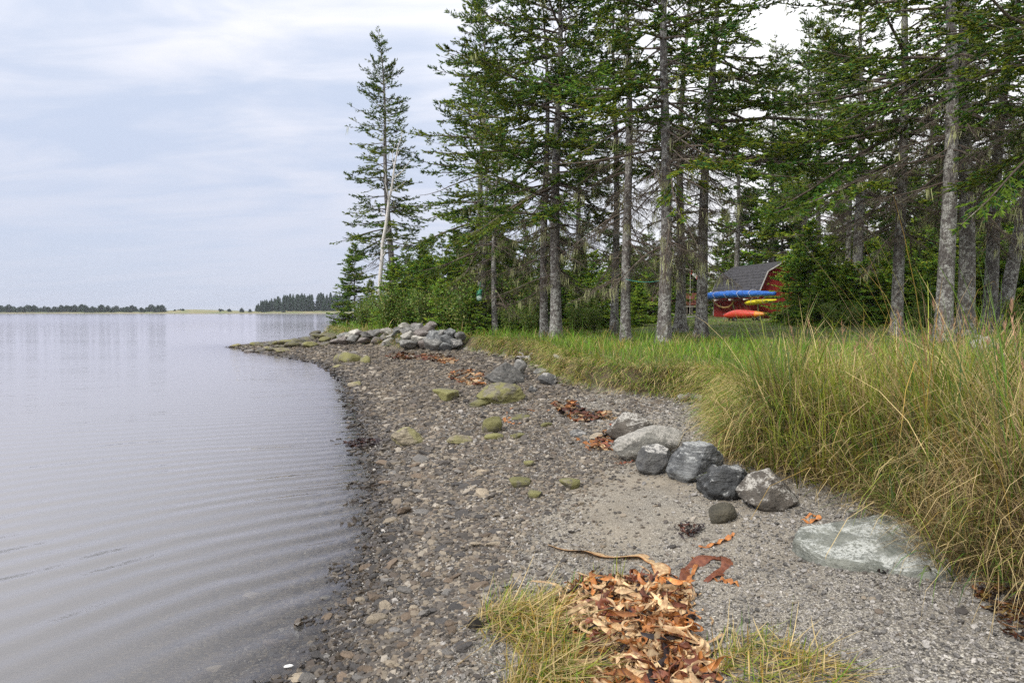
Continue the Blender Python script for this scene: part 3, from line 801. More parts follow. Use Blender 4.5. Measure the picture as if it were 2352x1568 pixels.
# low-count stones that lend their shape to the shingle: real stones of the beach
lend = []
for i in range(3):
    p = ground(1010 + 60 * i, 1330 + 45 * i)
    if i == 2: PEB[6].materials.clear(); PEB[6].materials.append(M_GRAV)
    o = link('small_stone', PEB[4 + i], None, (p[0], p[1], p[2] + .004), (0, 0, i), (.035, .024, .012))
    tag(o, ['small brown stone in the open shingle, farthest of three', 'small grey stone in the open shingle, between two others', 'small chip of stone in the open shingle nearest the dead grass'][i], 'stone', 'small loose stones')
    lend.append(o)
for i in range(2):
    sel = rest[i::2]; k = len(sel)
    s_ = size[sel]
    sc = np.stack([s_, s_ * r.uniform(.5, .95, k), s_ * r.uniform(.22, .5, k)], 1)
    rot = np.stack([r.normal(0, .28, k), r.normal(0, .28, k), r.uniform(0, 6.28, k)], 1)
    lift_ = (~insk[sel]) & (wob(P[sel, 0] * 1.0, P[sel, 1] * 1.6, 3.4, 8) > .2) & (z[sel] > -.034)
    pos = np.stack([P[sel, 0], P[sel, 1], np.where(lift_, np.maximum(z[sel], -.004), z[sel]) + s_ * .10], 1)
    # Object Info with ORIGINAL space hands over the bare mesh, so the scale here is absolute
    gn_scatter('shingle', pos, rot, sc, lend[i], 'loose flat shingle spread over the beach')

# fine gravel on the upper beach
P = polar(150000, 2.3, 12, seed=15)
z, ds, ins, db, inb = terrain(P)
rr = np.hypot(P[:, 0], P[:, 1])
ok = ins & ~inb & (r.random(len(P)) < np.clip(.9 - 1.1 * np.exp(-(((P[:, 0] - 1.1) / .75) ** 2 + ((P[:, 1] - 5.8) / 1.6) ** 2)), .03, 1))
P = P[ok]; z = z[ok]; rr = rr[ok]
s_ = (.0026 + .00088 * rr) * np.exp(r.normal(0, .4, len(P))); k = len(P)
gn_scatter('gravel', np.stack([P[:, 0], P[:, 1], z + s_ * .2], 1), np.stack([r.normal(0, .4, k), r.normal(0, .4, k), r.uniform(0, 6.28, k)], 1),
           np.stack([s_, s_ * r.uniform(.6, 1, k), s_ * r.uniform(.35, .8, k)], 1), lend[2], 'fine grey gravel of the upper beach')


# ------------------------------------------------------------------ grass
def blades(r, base, h, wd, az, th0, bend, c0, c1, segs=4, twist=None):
    """curved tapering blades; base (n,3), all else (n,) except colours (n,3)"""
    n_ = len(base)
    t = np.linspace(0, 1, segs + 1)
    th = th0[:, None] + bend[:, None] * (t[None, :] ** 1.3)
    ds_ = h[:, None] / segs
    dx = np.sin(th[:, :-1] * .5 + th[:, 1:] * .5) * ds_; dz = np.cos(th[:, :-1] * .5 + th[:, 1:] * .5) * ds_
    X_ = np.concatenate([np.zeros((n_, 1)), np.cumsum(dx, 1)], 1); Z_ = np.concatenate([np.zeros((n_, 1)), np.cumsum(dz, 1)], 1)
    cx, sx = np.cos(az)[:, None], np.sin(az)[:, None]
    C = np.stack([base[:, :1] + X_ * cx, base[:, 1:2] + X_ * sx, base[:, 2:3] + Z_], -1)
    sa = az + np.pi / 2 + (r.normal(0, .7, n_) if twist is None else twist)
    side = np.stack([np.cos(sa), np.sin(sa), np.zeros(n_)], -1)[:, None, :]
    wt = wd[:, None] * np.array([.8, 1.0, .85, .6, .45, .3, .2])[:segs][None, :]
    Lf = C[:, :segs] - side * wt[..., None] / 2; Rt = C[:, :segs] + side * wt[..., None] / 2
    V = np.concatenate([np.stack([Lf, Rt], 2).reshape(n_, segs * 2, 3), C[:, segs:]], 1)
    k = segs * 2 + 1
    f = []
    for s in range(segs - 1):
        a = 2 * s; f += [(a, a + 1, a + 3), (a, a + 3, a + 2)]
    f.append((2 * segs - 2, 2 * segs - 1, 2 * segs))
    Fc = (np.arange(n_)[:, None, None] * k + np.array(f)[None]).reshape(-1, 3)
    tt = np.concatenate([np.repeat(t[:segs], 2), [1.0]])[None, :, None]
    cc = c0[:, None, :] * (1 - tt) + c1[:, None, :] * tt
    return V.reshape(-1, 3), Fc, cc.reshape(-1, 3)


GREEN = np.array([.11, .22, .02]); LIME = np.array([.31, .36, .045]); STRAW = np.array([.66, .51, .24]); OCHRE = np.array([.38, .25, .055]); DEAD = np.array([.20, .14, .075]); BLUEG = np.array([.10, .17, .06])


def pick(r, n_, cols, wts):
    idx = r.choice(len(cols), n_, p=np.array(wts) / sum(wts))
    return np.array(cols)[idx] * np.exp(r.normal(0, .16, (n_, 1)))


def centres(r, P, n_, rmin):
    """up to n_ points of P kept rmin apart"""
    cell = {}; out = []
    for i in range(len(P)):
        c = (int(P[i, 0] // rmin[i]), int(P[i, 1] // rmin[i]), int(rmin[i] * 50))
        if c in cell: continue
        cell[c] = 1; out.append(i)
        if len(out) >= n_: break
    return np.array(out)


def tall_grass():
    r = np.random.default_rng(21)
    P = polar(80000, 3.2, 14, 9, 47, 22, .9)
    z, ds, ins, db, inb = terrain(P)
    x, y = P[:, 0], P[:, 1]
    reg = inb & (x > .285 * y + .1 + .25 * wob(x, y, 1.5)) & (y < np.clip(6.6 + .5 * (x - 2.2), 6.6, 8.8) + .5 * wob(x, y, 1.1))
    P, db = P[reg], db[reg]
    ci = centres(r, P, 1300, np.where(db < .5, .09 + .008 * P[:, 1], .115 + .009 * P[:, 1]))
    Cn, cdb = P[ci], db[ci]
    print('tall clumps', len(Cn))
    nC = len(Cn)
    kind = r.choice(4, nC, p=[.30, .32, .24, .14])         # green, straw, lime, ochre
    warm = wob(Cn[:, 0], Cn[:, 1], 1.3, 9)
    kind = np.where((warm > .35) & (kind == 0), 2, kind); kind = np.where((warm < -.35) & (kind == 2), 1, kind)
    big_ = np.exp(-(((Cn[:, 0] - 2.75) / .75) ** 2 + ((Cn[:, 1] - 7.0) / 1.0) ** 2)) + .8 * np.exp(-(((Cn[:, 0] - 4.6) / .6) ** 2 + ((Cn[:, 1] - 5.6) / .8) ** 2))
    hC = (1 + .22 * big_) * np.exp(r.normal(0, .26, nC)) * np.clip(.78 + cdb * .5, .78, 1) * np.clip(1.05 - .07 * (Cn[:, 1] - 3.2), .50, .95) * (1 + .15 * wob(Cn[:, 0], Cn[:, 1], 2.0, 4))
    per = r.integers(20, 60, nC)
    c = np.repeat(np.arange(nC), per); n_ = len(c)
    off = r.normal(0, 1, (n_, 2)) * (.045 + .006 * Cn[c, 1:2])
    base2 = Cn[c] + off
    zb = terrain(base2)[0]
    rr = np.hypot(base2[:, 0], base2[:, 1]); dbb = cdb[c]
    kd = np.where(r.random(n_) < .22, r.integers(0, 4, n_), kind[c])
    fresh = (kd == 0) | (kd == 2)
    h = np.where(fresh, r.uniform(.40, .92, n_), r.uniform(.45, 1.10, n_)) * hC[c]
    broad = (kind[c] == 0) & (r.random(n_) < .3)
    wd = np.where(fresh, r.uniform(.005, .012, n_), r.uniform(.003, .0070, n_)) * np.where(broad, 1.8, 1) * np.clip(rr / 5.5, .8, 1.9)
    az = np.arctan2(off[:, 1], off[:, 0]) + r.normal(0, .5, n_)
    lip = (dbb < .45) & (r.random(n_) < .30)
    az = np.where(lip, np.radians(215) + r.normal(0, .6, n_), az)
    spread = np.linalg.norm(off, axis=1) / (.055 + .006 * Cn[c, 1])
    th0 = .06 + .16 * spread * np.abs(r.normal(1, .5, n_)) + np.where(lip, .3, 0)
    bend = np.where(fresh, np.abs(r.normal(.45, .4, n_)), np.abs(r.normal(1.5, .75, n_))) + np.where(lip, .7, 0)
    # some blades snapped over
    snap = r.random(n_) < .10
    bend = np.where(snap, r.uniform(1.8, 2.6, n_), bend)
    pal = [pick(r, n_, [GREEN, BLUEG, GREEN * .75, LIME * .8], [.45, .2, .2, .15]), pick(r, n_, [STRAW, STRAW * .75, DEAD * 1.4, STRAW * 1.15], [.4, .25, .15, .2]),
           pick(r, n_, [LIME, LIME * .8, GREEN, STRAW], [.45, .25, .15, .15]), pick(r, n_, [OCHRE, OCHRE * 1.2, DEAD * 1.3, LIME], [.4, .2, .2, .2])]
    c1 = np.choose(kd[:, None], pal)
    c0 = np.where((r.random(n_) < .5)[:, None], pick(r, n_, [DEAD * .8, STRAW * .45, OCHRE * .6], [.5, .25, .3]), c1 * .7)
    base = np.stack([base2[:, 0], base2[:, 1], zb - .02], 1)
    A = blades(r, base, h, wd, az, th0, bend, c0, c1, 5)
    # thatch in the skirt
    k = 16000
    wl_ = np.exp(-dbb / .5) + .12
    sel = r.choice(n_, k, p=wl_ / wl_.sum())
    b2 = base[sel] + np.stack([r.normal(0, .07, k), r.normal(0, .07, k), r.uniform(0, .16, k)], 1)
    cc = pick(r, k, [STRAW * .75, DEAD * .9, DEAD * .45, OCHRE * .6], [.28, .3, .3, .15])
    B = blades(r, b2, r.uniform(.12, .38, k), np.full(k, .0035) * np.clip(rr[sel] / 5, .9, 1.8), np.where(dbb[sel] < .4, np.radians(215) + r.normal(0, 1.0, k), r.uniform(0, 6.28, k)), r.uniform(.5, 1.4, k), r.uniform(.2, 1.2, k), cc, cc, 3)
    # flowering stems with reddish plumes
    k = 150
    sel = r.choice(np.where((dbb > .5))[0], k)
    b3 = base[sel]
    hs = r.uniform(.85, 1.2, k) * np.clip(1.15 - .06 * (base[sel, 1] - 3.2), .75, 1.0)
    st = np.tile(np.array([.46, .33, .18]), (k, 1)) * np.exp(r.normal(0, .2, (k, 1)))
    az3 = r.uniform(0, 6.28, k); t3 = np.abs(r.normal(0, .16, k)); bd = np.abs(r.normal(.3, .25, k))
    wst = .0045 * np.clip(rr[sel] / 5, .9, 1.9)
    Cc = blades(r, b3, hs, wst, az3, t3, bd, st, st, 6)
    m_ = 12
    idx = np.repeat(np.arange(k), m_); u = r.uniform(.78, .99, k * m_)
    thm = (t3 + bd * .42)[idx]
    pp = b3[idx] + np.stack([np.sin(thm) * np.cos(az3[idx]), np.sin(thm) * np.sin(az3[idx]), np.cos(thm)], 1) * (hs[idx] * u)[:, None]
    pc = pick(r, k * m_, [np.array([.45, .28, .17]), np.array([.34, .19, .12])], [.6, .4])
    D = blades(r, pp, r.uniform(.04, .09, k * m_), np.full(k * m_, .006), r.uniform(0, 6.28, k * m_), r.uniform(.05, .4, k * m_), r.uniform(0, .4, k * m_), pc, pc, 2)
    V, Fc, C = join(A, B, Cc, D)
    tag(link('beach_grass', mesh_np('beach_grass', V, Fc, M_GRASS, C)), 'tall tangled beach grass, green and straw coloured, on the bank', None, None, 'stuff')


tall_grass()


def bank_grass():
    r = np.random.default_rng(31)
    P = polar(90000, 6, 62, -22, 46, 32)
    z, ds, ins, db, inb = terrain(P)
    x, y = P[:, 0], P[:, 1]
    tall = (x > .285 * y + .3) & (y < np.clip(6.6 + .5 * (x - 2.2), 6.6, 8.8) - .3)
    keep = inb & ~tall & ~((x < -2) & (db > 4.0) & (r.random(len(P)) < .8)) & ~((db > 9) & (x < 4) & (r.random(len(P)) < .6))
    P, db = P[keep], db[keep]
    ci = centres(r, P, 3000, .10 + .012 * P[:, 1])
    Cn, cdb = P[ci], db[ci]; nC = len(Cn)
    print('bank clumps', nC)
    far = np.hypot(Cn[:, 0], Cn[:, 1])
    mown = sstep(cdb, 4.0, 8.0) * (Cn[:, 0] > 2.2)
    warm = wob(Cn[:, 0], Cn[:, 1], .8, 11) * .5 + .5
    kind = np.where(r.random(nC) < .18 + .22 * warm, r.choice([1, 2, 3], nC, p=[.25, .6, .15]), 0)
    hC = (.22 + .20 * r.random(nC) ** 1.5) * np.exp(r.normal(0, .2, nC)) * (1 - .66 * mown) * np.where(cdb < 1.6, 1.55, 1)
    per = r.integers(13, 25, nC)
    c = np.repeat(np.arange(nC), per); n_ = len(c)
    sg = (.07 + .0075 * far[c])[:, None]
    off = r.normal(0, 1, (n_, 2)) * sg
    b2 = Cn[c] + off
    zz, _, _, dbb, inb2 = terrain(b2)
    ok = inb2
    c, off, b2, zz, dbb, sg = c[ok], off[ok], b2[ok], zz[ok], dbb[ok], sg[ok]; n_ = len(c)
    lip = dbb < .7
    h = hC[c] * r.uniform(.6, 1.25, n_)
    wd = np.clip(.00062 * far[c], .006, .03) * r.uniform(.7, 1.2, n_)
    az = np.arctan2(off[:, 1], off[:, 0]) + r.normal(0, .6, n_)
    az = np.where(lip & (r.random(n_) < .7), np.radians(225) + r.normal(0, .6, n_), az)
    th0 = .05 + .18 * np.linalg.norm(off, axis=1) / sg[:, 0]; bend = np.abs(r.normal(.75, .45, n_)) + np.where(lip, .7, 0)
    kd = np.where(r.random(n_) < .15, r.integers(0, 4, n_), kind[c])
    GB = np.array([.15, .32, .022])
    pal = [pick(r, n_, [GB, GB * 1.25, np.array([.19, .29, .03]), GREEN * .8], [.35, .25, .25, .15]), pick(r, n_, [STRAW, STRAW * .75], [.6, .4]), pick(r, n_, [LIME, LIME * .8, GB], [.5, .3, .2]), pick(r, n_, [OCHRE, OCHRE * 1.2, DEAD * 1.3], [.5, .3, .2])]
    c1 = np.choose(kd[:, None], pal)
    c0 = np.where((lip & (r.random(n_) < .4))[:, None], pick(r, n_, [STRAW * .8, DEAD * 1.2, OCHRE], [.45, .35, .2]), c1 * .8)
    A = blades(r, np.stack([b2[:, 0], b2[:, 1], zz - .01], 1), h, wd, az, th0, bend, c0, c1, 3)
    # straw curtain over the bank face
    k = 15000; sel = r.choice(np.where(dbb < .6)[0], k)
    cc = pick(r, k, [STRAW, STRAW * .7, DEAD, OCHRE, LIME * .8, np.array([.15, .30, .022])], [.24, .14, .08, .08, .22, .24])
    fs = np.hypot(b2[sel, 0], b2[sel, 1])
    B = blades(r, np.stack([b2[sel, 0], b2[sel, 1], zz[sel] + r.uniform(-.06, .08, k)], 1), r.uniform(.30, .60, k), np.clip(.0006 * fs, .006, .022), np.radians(225) + r.normal(0, .7, k), r.uniform(.7, 1.3, k), r.uniform(.9, 1.7, k), cc, cc, 3)
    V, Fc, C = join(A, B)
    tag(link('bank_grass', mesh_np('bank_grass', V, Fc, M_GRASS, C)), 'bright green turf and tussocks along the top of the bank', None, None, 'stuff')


bank_grass()


# ------------------------------------------------------------------ trees
NEEDLE_A = np.array([.062, .120, .012]); NEEDLE_B = np.array([.155, .175, .014]); NEEDLE_C = np.array([.040, .120, .026]); NEEDLE_TIP = np.array([.17, .26, .03])


def cones(P0, D, L, Rr, C):
    """needle-clad shoots: slim three-sided spindles"""
    n_ = len(P0)
    ref = np.where(np.abs(D[:, 2:3]) > .8, np.array([1., 0, 0]), np.array([0, 0, 1.]))
    A = norm(np.cross(D, ref)); B = np.cross(D, A)
    Vs = []
    for k in range(3):
        a = k * 2 * np.pi / 3 + .5
        Vs.append(P0 + D * (L * .12)[:, None] + (A * math.cos(a) + B * math.sin(a)) * Rr[:, None])
    tip = P0 + D * L[:, None]
    V = np.stack(Vs + [tip], 1).reshape(-1, 3)
    Fc = (np.arange(n_)[:, None, None] * 4 + np.array([[0, 1, 3], [1, 2, 3], [2, 0, 3]])[None]).reshape(-1, 3)
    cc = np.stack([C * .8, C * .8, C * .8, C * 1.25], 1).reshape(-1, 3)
    return V, Fc, cc


def rotz(D, a):
    c, s = np.cos(a), np.sin(a)
    return np.stack([D[:, 0] * c - D[:, 1] * s, D[:, 0] * s + D[:, 1] * c, D[:, 2]], 1)


def spruce_geo(seed, H=16, r0=.2, live=5.0, dead=1.5, Lmax=2.6, nb=110, asym=None, lean=(0, 0), bare=.30, spacing=.075, fol=1.0, shoot=1.0, droop=0.0, dead_n=40, lich=120, narrow=.75, tone=0.0, top_cut=None, tubes_on=True, flare=.55, twigs=1.0):
    r = np.random.default_rng(seed)
    k = 26
    tz = np.linspace(0, 1, k) ** 1.15 * H
    bx = .10 * np.sin(tz * .45 + seed) * (tz / H) * 2 + lean[0] * (tz / H); by = .08 * np.cos(tz * .38 + seed * 2) * (tz / H) * 2 + lean[1] * (tz / H)
    ax = np.stack([bx, by, tz], 1); ax[0, 2] = -.25
    rad = r0 * np.clip(1 - tz / H, 0.02, 1) ** .85 + flare * r0 * np.exp(-tz / .28)
    tv, tf = tubes(ax[None], rad[None], 12)
    # irregular root flare
    an = np.arctan2(tv[:, 1] - np.repeat(ax[:, 1], 12), tv[:, 0] - np.repeat(ax[:, 0], 12))
    kz = np.exp(-np.maximum(tv[:, 2], 0) / .3) * .35 * r0 * np.sin(an * 4 + seed)
    tv[:, 0] += np.cos(an) * kz; tv[:, 1] += np.sin(an) * kz

    def axis(zq): return np.stack([np.interp(zq, tz, bx), np.interp(zq, tz, by), zq], 1)
    # main branches
    zl = live + (H * .985 - live) * np.sort(r.random(nb)) ** .95
    zd = dead + (live + 1.5 - dead) * r.random(dead_n) if dead_n else np.zeros(0)
    zb = np.concatenate([zl, zd]); isl = np.concatenate([np.ones(nb, bool), np.zeros(len(zd), bool)])
    N = len(zb)
    rel = np.clip((zb - live) / (H - live), 0, 1)
    az = r.uniform(0, 2 * np.pi, N)
    L = Lmax * ((1 - rel) ** narrow * (.62 + .5 * r.random(N)) + .03)
    L = np.where(isl, L, np.minimum(Lmax, 2.9) * r.uniform(.25, 1.0, N))
    if asym is not None: L[isl] *= np.clip(1 + asym[1] * np.cos(az[isl] - asym[0]), .25, 2)
    e0 = np.where(isl, R(-14) + R(52) * rel ** 1.3, R(-18)) + r.normal(0, R(9), N) - droop
    e1 = e0 + np.where(isl, R(18), R(4)) + r.normal(0, R(10), N)
    K = 7
    t = np.linspace(0, 1, K)
    el = e0[:, None] + (e1 - e0)[:, None] * t + R(-10) * np.sin(np.pi * t)[None]
    azk = az[:, None] + np.cumsum(r.normal(0, .13, (N, K)), 1)
    el = el + np.cumsum(r.normal(0, .05, (N, K)), 1)
    step = L[:, None] / (K - 1)
    dD = np.stack([np.cos(el) * np.cos(azk), np.cos(el) * np.sin(azk), np.sin(el)], -1)
    Pb = axis(zb)[:, None, :] + np.concatenate([np.zeros((N, 1, 3)), np.cumsum(dD[:, :-1] * step[..., None], 1)], 1)
    rb = (.006 + .011 * L)[:, None] * (1 - .85 * t)[None]
    bv, bf = tubes(Pb, rb, 4)
    # side twigs
    cnt = np.maximum(3, ((7 + 13.0 * L) * np.where(isl, fol, .8 * twigs))).astype(int)
    bi = np.repeat(np.arange(N), cnt); n2 = len(bi)
    t2 = np.where(isl[bi], bare * (1 - rel[bi]) + (1 - bare * (1 - rel[bi])) * r.random(n2) ** .8, .15 + .85 * r.random(n2))
    f = t2 * (K - 1); i0 = np.clip(f.astype(int), 0, K - 2); fr = (f - i0)[:, None]
    p2 = Pb[bi, i0] * (1 - fr) + Pb[bi, i0 + 1] * fr
    d2 = dD[bi, i0]
    sgn = np.where(r.random(n2) < .5, -1, 1)
    d2 = norm(rotz(d2, sgn * r.uniform(R(30), R(68), n2)) + np.stack([np.zeros(n2), np.zeros(n2), r.normal(-.10, .20, n2)], 1))
    l2 = (.10 + .36 * L[bi] * (1 - t2) ** .7) * r.uniform(.5, 1.15, n2)
    tip = r.random(n2) < .12
    d2 = np.where(tip[:, None], dD[bi, K - 2], d2); p2 = np.where(tip[:, None], Pb[bi, K - 1], p2); l2 = np.where(tip, .16, l2)
    K2 = 4
    s2 = np.linspace(0, 1, K2)
    sag = np.where(isl[bi], .10, .22)
    Ps = p2[:, None, :] + d2[:, None, :] * (l2[:, None] * s2)[..., None]
    Ps[:, :, 2] += (-sag * l2)[:, None] * np.sin(s2 * np.pi * .6)[None] + (isl[bi] * .12 * l2)[:, None] * (s2 ** 2)[None]
    Ps[:, 1:3] += r.normal(0, .012, (n2, 2, 3))
    rs = np.where(isl[bi], .0045, .0065)[:, None] * (1 - .7 * s2)[None]
    wl = np.where(isl[bi] & (r.random(n2) < .16) & (zb[bi] < (top_cut or 1e9)))[0]; wd_ = np.where(~isl[bi])[0]
    wood = [(bv, bf), tubes(Ps[wl][:, [0, 3]], rs[wl][:, [0, 3]], 3)]
    if len(wd_): wood.append(tubes(Ps[wd_][:, [0, 2, 3]], rs[wd_][:, [0, 2, 3]], 3))
    # dead twiglets
    dsel = np.where(~isl[bi])[0]
    if len(dsel):
        q = np.repeat(dsel, 2); q = q[r.random(len(q)) < .8]; m = len(q)
        u = r.random(m)[:, None]
        pp = Ps[q, 1] * (1 - u) + Ps[q, 3] * u
        dd = norm(d2[q] + r.normal(0, .6, (m, 3)) + np.array([0, 0, -.15]))
        ll = r.uniform(.08, .3, m)
        Pt = pp[:, None, :] + dd[:, None, :] * (ll[:, None] * np.array([0, 1]))[..., None]
        wood.append(tubes(Pt, np.tile(np.array([.0048, .0015]), (m, 1)), 3))
    wv, wf = join(*wood)
    # needle shoots
    tuft = np.sin(t2 * 8.5 + bi * 2.37) + r.normal(0, .55, n2) > -.55
    bald = r.random(N) < .10 * (1 - rel)
    lv = np.where(isl[bi] & tuft & ~bald[bi])[0]
    dens = np.where(zb[bi[lv]] > (top_cut or 1e9) + .8, .25, 1.0)
    c3 = np.maximum(2, 1.65 * l2[lv] / spacing * dens).astype(int)
    q = np.repeat(lv, c3); m = len(q)
    u = r.random(m) ** .8
    ff = u * (K2 - 1); j0 = np.clip(ff.astype(int), 0, K2 - 2); g = (ff - j0)[:, None]
    pp = Ps[q, j0] * (1 - g) + Ps[q, j0 + 1] * g
    sg = np.where(r.random(m) < .5, -1, 1)
    dd = norm(Ps[q, j0 + 1] - Ps[q, j0])
    dd = norm(rotz(dd, sg * r.uniform(R(12), R(58), m)) + np.stack([np.zeros(m), np.zeros(m), r.normal(.06, .22, m)], 1))
    ll = r.uniform(.10, .20, m) * shoot * (1 - .3 * u); rr_ = r.uniform(.016, .027, m) * shoot
    br = r.random(N)[bi[q]]
    C = NEEDLE_A * (1 - br[:, None]) + NEEDLE_B * br[:, None]
    C = C * np.exp(r.normal(0, .28, N))[bi[q]][:, None]
    C = np.where((r.random(m) < .25)[:, None], NEEDLE_C, C)
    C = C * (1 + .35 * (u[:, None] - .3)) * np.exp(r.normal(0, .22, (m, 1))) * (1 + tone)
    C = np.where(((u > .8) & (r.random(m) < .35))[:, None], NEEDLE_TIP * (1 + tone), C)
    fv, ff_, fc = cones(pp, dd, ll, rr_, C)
    # beard lichen on dead branches
    out = dict(trunk=(tv, tf), branch=(wv, wf), foliage=(fv, ff_, fc))
    if lich:
        cand = np.where(~isl[bi] | (t2 < .45))[0]
        q = r.choice(cand, lich); m0 = lich
        st = r.integers(5, 12, m0); q2 = np.repeat(np.arange(m0), st); m = len(q2)
        cen = Ps[q, 1]
        b0 = cen[q2] + np.stack([r.normal(0, .05, m), r.normal(0, .05, m), r.normal(0, .02, m)], 1)
        hh = (r.uniform(.14, .55, m0))[q2] * r.uniform(.5, 1.1, m)
        lc = np.array([.42, .43, .22]) * np.exp(r.normal(0, .15, (m, 1))) * np.ones((m, 3))
        out['lichen'] = blades(r, b0, hh, r.uniform(.008, .022, m), r.uniform(0, 6.28, m), np.full(m, np.pi * .93), r.normal(0, .12, m), lc, lc * 1.1, 3)
    return out


def tree_meshes(g):
    ms = [('trunk', mesh_np('trunk', *g['trunk'], M_BARK, smooth=True), None), ('branch', mesh_np('branch', *g['branch'], M_TWIG, smooth=True), 'stuff'),
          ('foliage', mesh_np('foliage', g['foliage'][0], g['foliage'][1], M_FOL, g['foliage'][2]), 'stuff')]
    if 'lichen' in g: ms.append(('beard_lichen', mesh_np('beard_lichen', g['lichen'][0], g['lichen'][1], M_LICHEN, g['lichen'][2]), 'stuff'))
    return ms


def place_tree(name, ms, loc, rotz_=0, scale=1.0, label='', cat='tree', group=None):
    e = link(name, None, None, loc, (0, 0, rotz_), (scale,) * 3 if not hasattr(scale, '__len__') else scale)
    e.empty_display_size = .3
    tag(e, label, cat, group)
    for nm, me, kd in ms:
        o = link(nm, me, e)
        if kd: o['kind'] = kd
    return e


TRI = 0
LEFT = math.pi     # towards the water


def hero(px, Y, wpx, label, name='spruce_tree', group='tall spruces along the shore', **kw):
    X_ = (px - 1176) / F * Y
    r0 = wpx * Y / F / 2
    g = spruce_geo(r0=r0, **kw)
    return place_tree(name, tree_meshes(g), (X_, Y, gz(X_, Y) - .02), 0, 1.0, label, 'spruce', group)


G1 = 'tall spruces along the shore'
hero(908, 40, 17, 'sparse tall spruce standing alone closest to the open water', seed=1, H=18.5, live=3.4, dead=3, Lmax=3.3, nb=170, lean=(-.9, 0), bare=.22, spacing=.07, fol=1.0, dead_n=10, lich=40, narrow=.60, shoot=1.15, asym=(LEFT, .12))
hero(1104, 33, 18, 'full pointed spruce second from the water, with bushy top', seed=2, H=17.4, live=4.0, dead=2.5, Lmax=4.3, nb=150, lean=(.15, 0), bare=.25, spacing=.075, dead_n=26, lich=70, narrow=.55, shoot=1.25, asym=(LEFT, .15))
hero(1277, 24, 27, 'stout spruce of the close pair, with dense boughs hanging towards the water', seed=3, H=17, live=4.6, dead=2.2, Lmax=4.4, nb=150, bare=.28, spacing=.07, dead_n=46, lich=150, narrow=.4, asym=(LEFT, .25), shoot=1.2, top_cut=14)
hero(1250, 25.2, 20, 'slimmer spruce of the close pair, lichen-hung', seed=4, H=15, live=6.0, dead=2.5, Lmax=2.7, nb=70, bare=.4, spacing=.085, dead_n=40, lich=150, asym=(LEFT, .2), top_cut=14)
hero(1437, 21, 24, 'spruce with pale lichened trunk, between the close pair and the big knotted trunk', seed=5, H=16.5, live=6.5, dead=2.2, Lmax=2.8, nb=95, bare=.35, spacing=.075, dead_n=50, lich=110, top_cut=13, shoot=1.15)
hero(1411, 25, 20, 'thin spruce just behind the pale lichened trunk', seed=6, H=15, live=7, dead=2.5, Lmax=2.2, nb=60, bare=.4, spacing=.09, dead_n=34, lich=70, top_cut=14)
hero(1525, 19, 31, 'thick knotted spruce trunk nearest the bank, with long bare side limbs', seed=7, H=16.5, live=5.4, dead=2.2, Lmax=3.7, nb=120, bare=.33, spacing=.07, dead_n=56, lich=110, top_cut=12.5, asym=(math.pi * 1.25, .2), shoot=1.2)
hero(1562, 26, 24, 'dark spruce trunk in front of the cabin with spreading roots', seed=8, H=16, live=7, dead=2.0, Lmax=2.4, nb=70, bare=.4, spacing=.085, dead_n=44, lich=80, top_cut=15, flare=1.0)
hero(1610, 22, 27, 'straight spruce trunk with a sawn limb scar beside the blue bundle', seed=9, H=17, live=6.0, dead=3.0, Lmax=4.5, nb=135, asym=(0, .35), bare=.4, spacing=.075, dead_n=44, lich=70, top_cut=14, lean=(.35, 0), shoot=1.1)
hero(1137, 29, 15, 'thin spruce with a green net bag hung on it', seed=10, H=9.5, live=3.2, dead=1.2, Lmax=2.3, nb=60, bare=.3, spacing=.08, dead_n=30, lich=100)
hero(1112, 30.5, 14, 'thin lichen-hung spruce behind the one with the net bag', seed=11, H=10.5, live=3.6, dead=1.4, Lmax=2.2, nb=60, bare=.3, spacing=.08, dead_n=26, lich=90)
G2 = 'tall spruces behind the tall grass'
hero(2060, 20, 26, 'grey spotted spruce trunk standing apart between the firs and the twin trunks', seed=12, group=G2, H=16.5, live=5.6, dead=3.2, Lmax=4.2, nb=115, bare=.35, spacing=.075, dead_n=40, lich=70, top_cut=13, asym=(LEFT, .4), shoot=1.15)
hero(2167, 17, 37, 'thickest grey trunk, nearer one of the twin trunks', seed=13, group=G2, H=16.5, live=6.2, dead=3.6, Lmax=3.4, nb=95, bare=.28, spacing=.07, dead_n=36, lich=60, top_cut=11.5, asym=(LEFT, .3), shoot=1.15)
hero(2218, 18.6, 36, 'darker farther one of the twin trunks', seed=14, group=G2, H=16.5, live=6.2, dead=3.6, Lmax=2.9, nb=85, bare=.33, spacing=.08, dead_n=40, lich=60, top_cut=12.5, lean=(-.4, 0))
hero(2270, 20.5, 30, 'spruce trunk next to the twin trunks on the forest side', seed=15, group=G2, H=16, live=6.5, dead=3.2, Lmax=2.9, nb=85, bare=.33, spacing=.08, dead_n=44, lich=80, top_cut=13.5, lean=(.55, 0))
hero(2300, 24, 30, 'leaning spruce trunk at the edge of the picture', seed=16, group=G2, H=16, live=6.5, dead=3.2, Lmax=2.9, nb=80, bare=.35, spacing=.08, dead_n=40, lich=90, top_cut=15, lean=(2.6, 0))
hero(1966, 30, 26, 'pale spotted trunk rising out of the young firs', seed=17, group=G2, H=17, live=6.2, dead=4.5, Lmax=4.4, nb=120, bare=.3, spacing=.085, asym=(LEFT, .3), dead_n=40, lich=60, top_cut=18, shoot=1.2)
hero(1943, 33, 14, 'slender trunk just behind the pale spotted trunk', seed=18, group=G2, H=15, live=7, dead=4.5, Lmax=2.4, nb=60, bare=.35, spacing=.1, dead_n=26, lich=40)
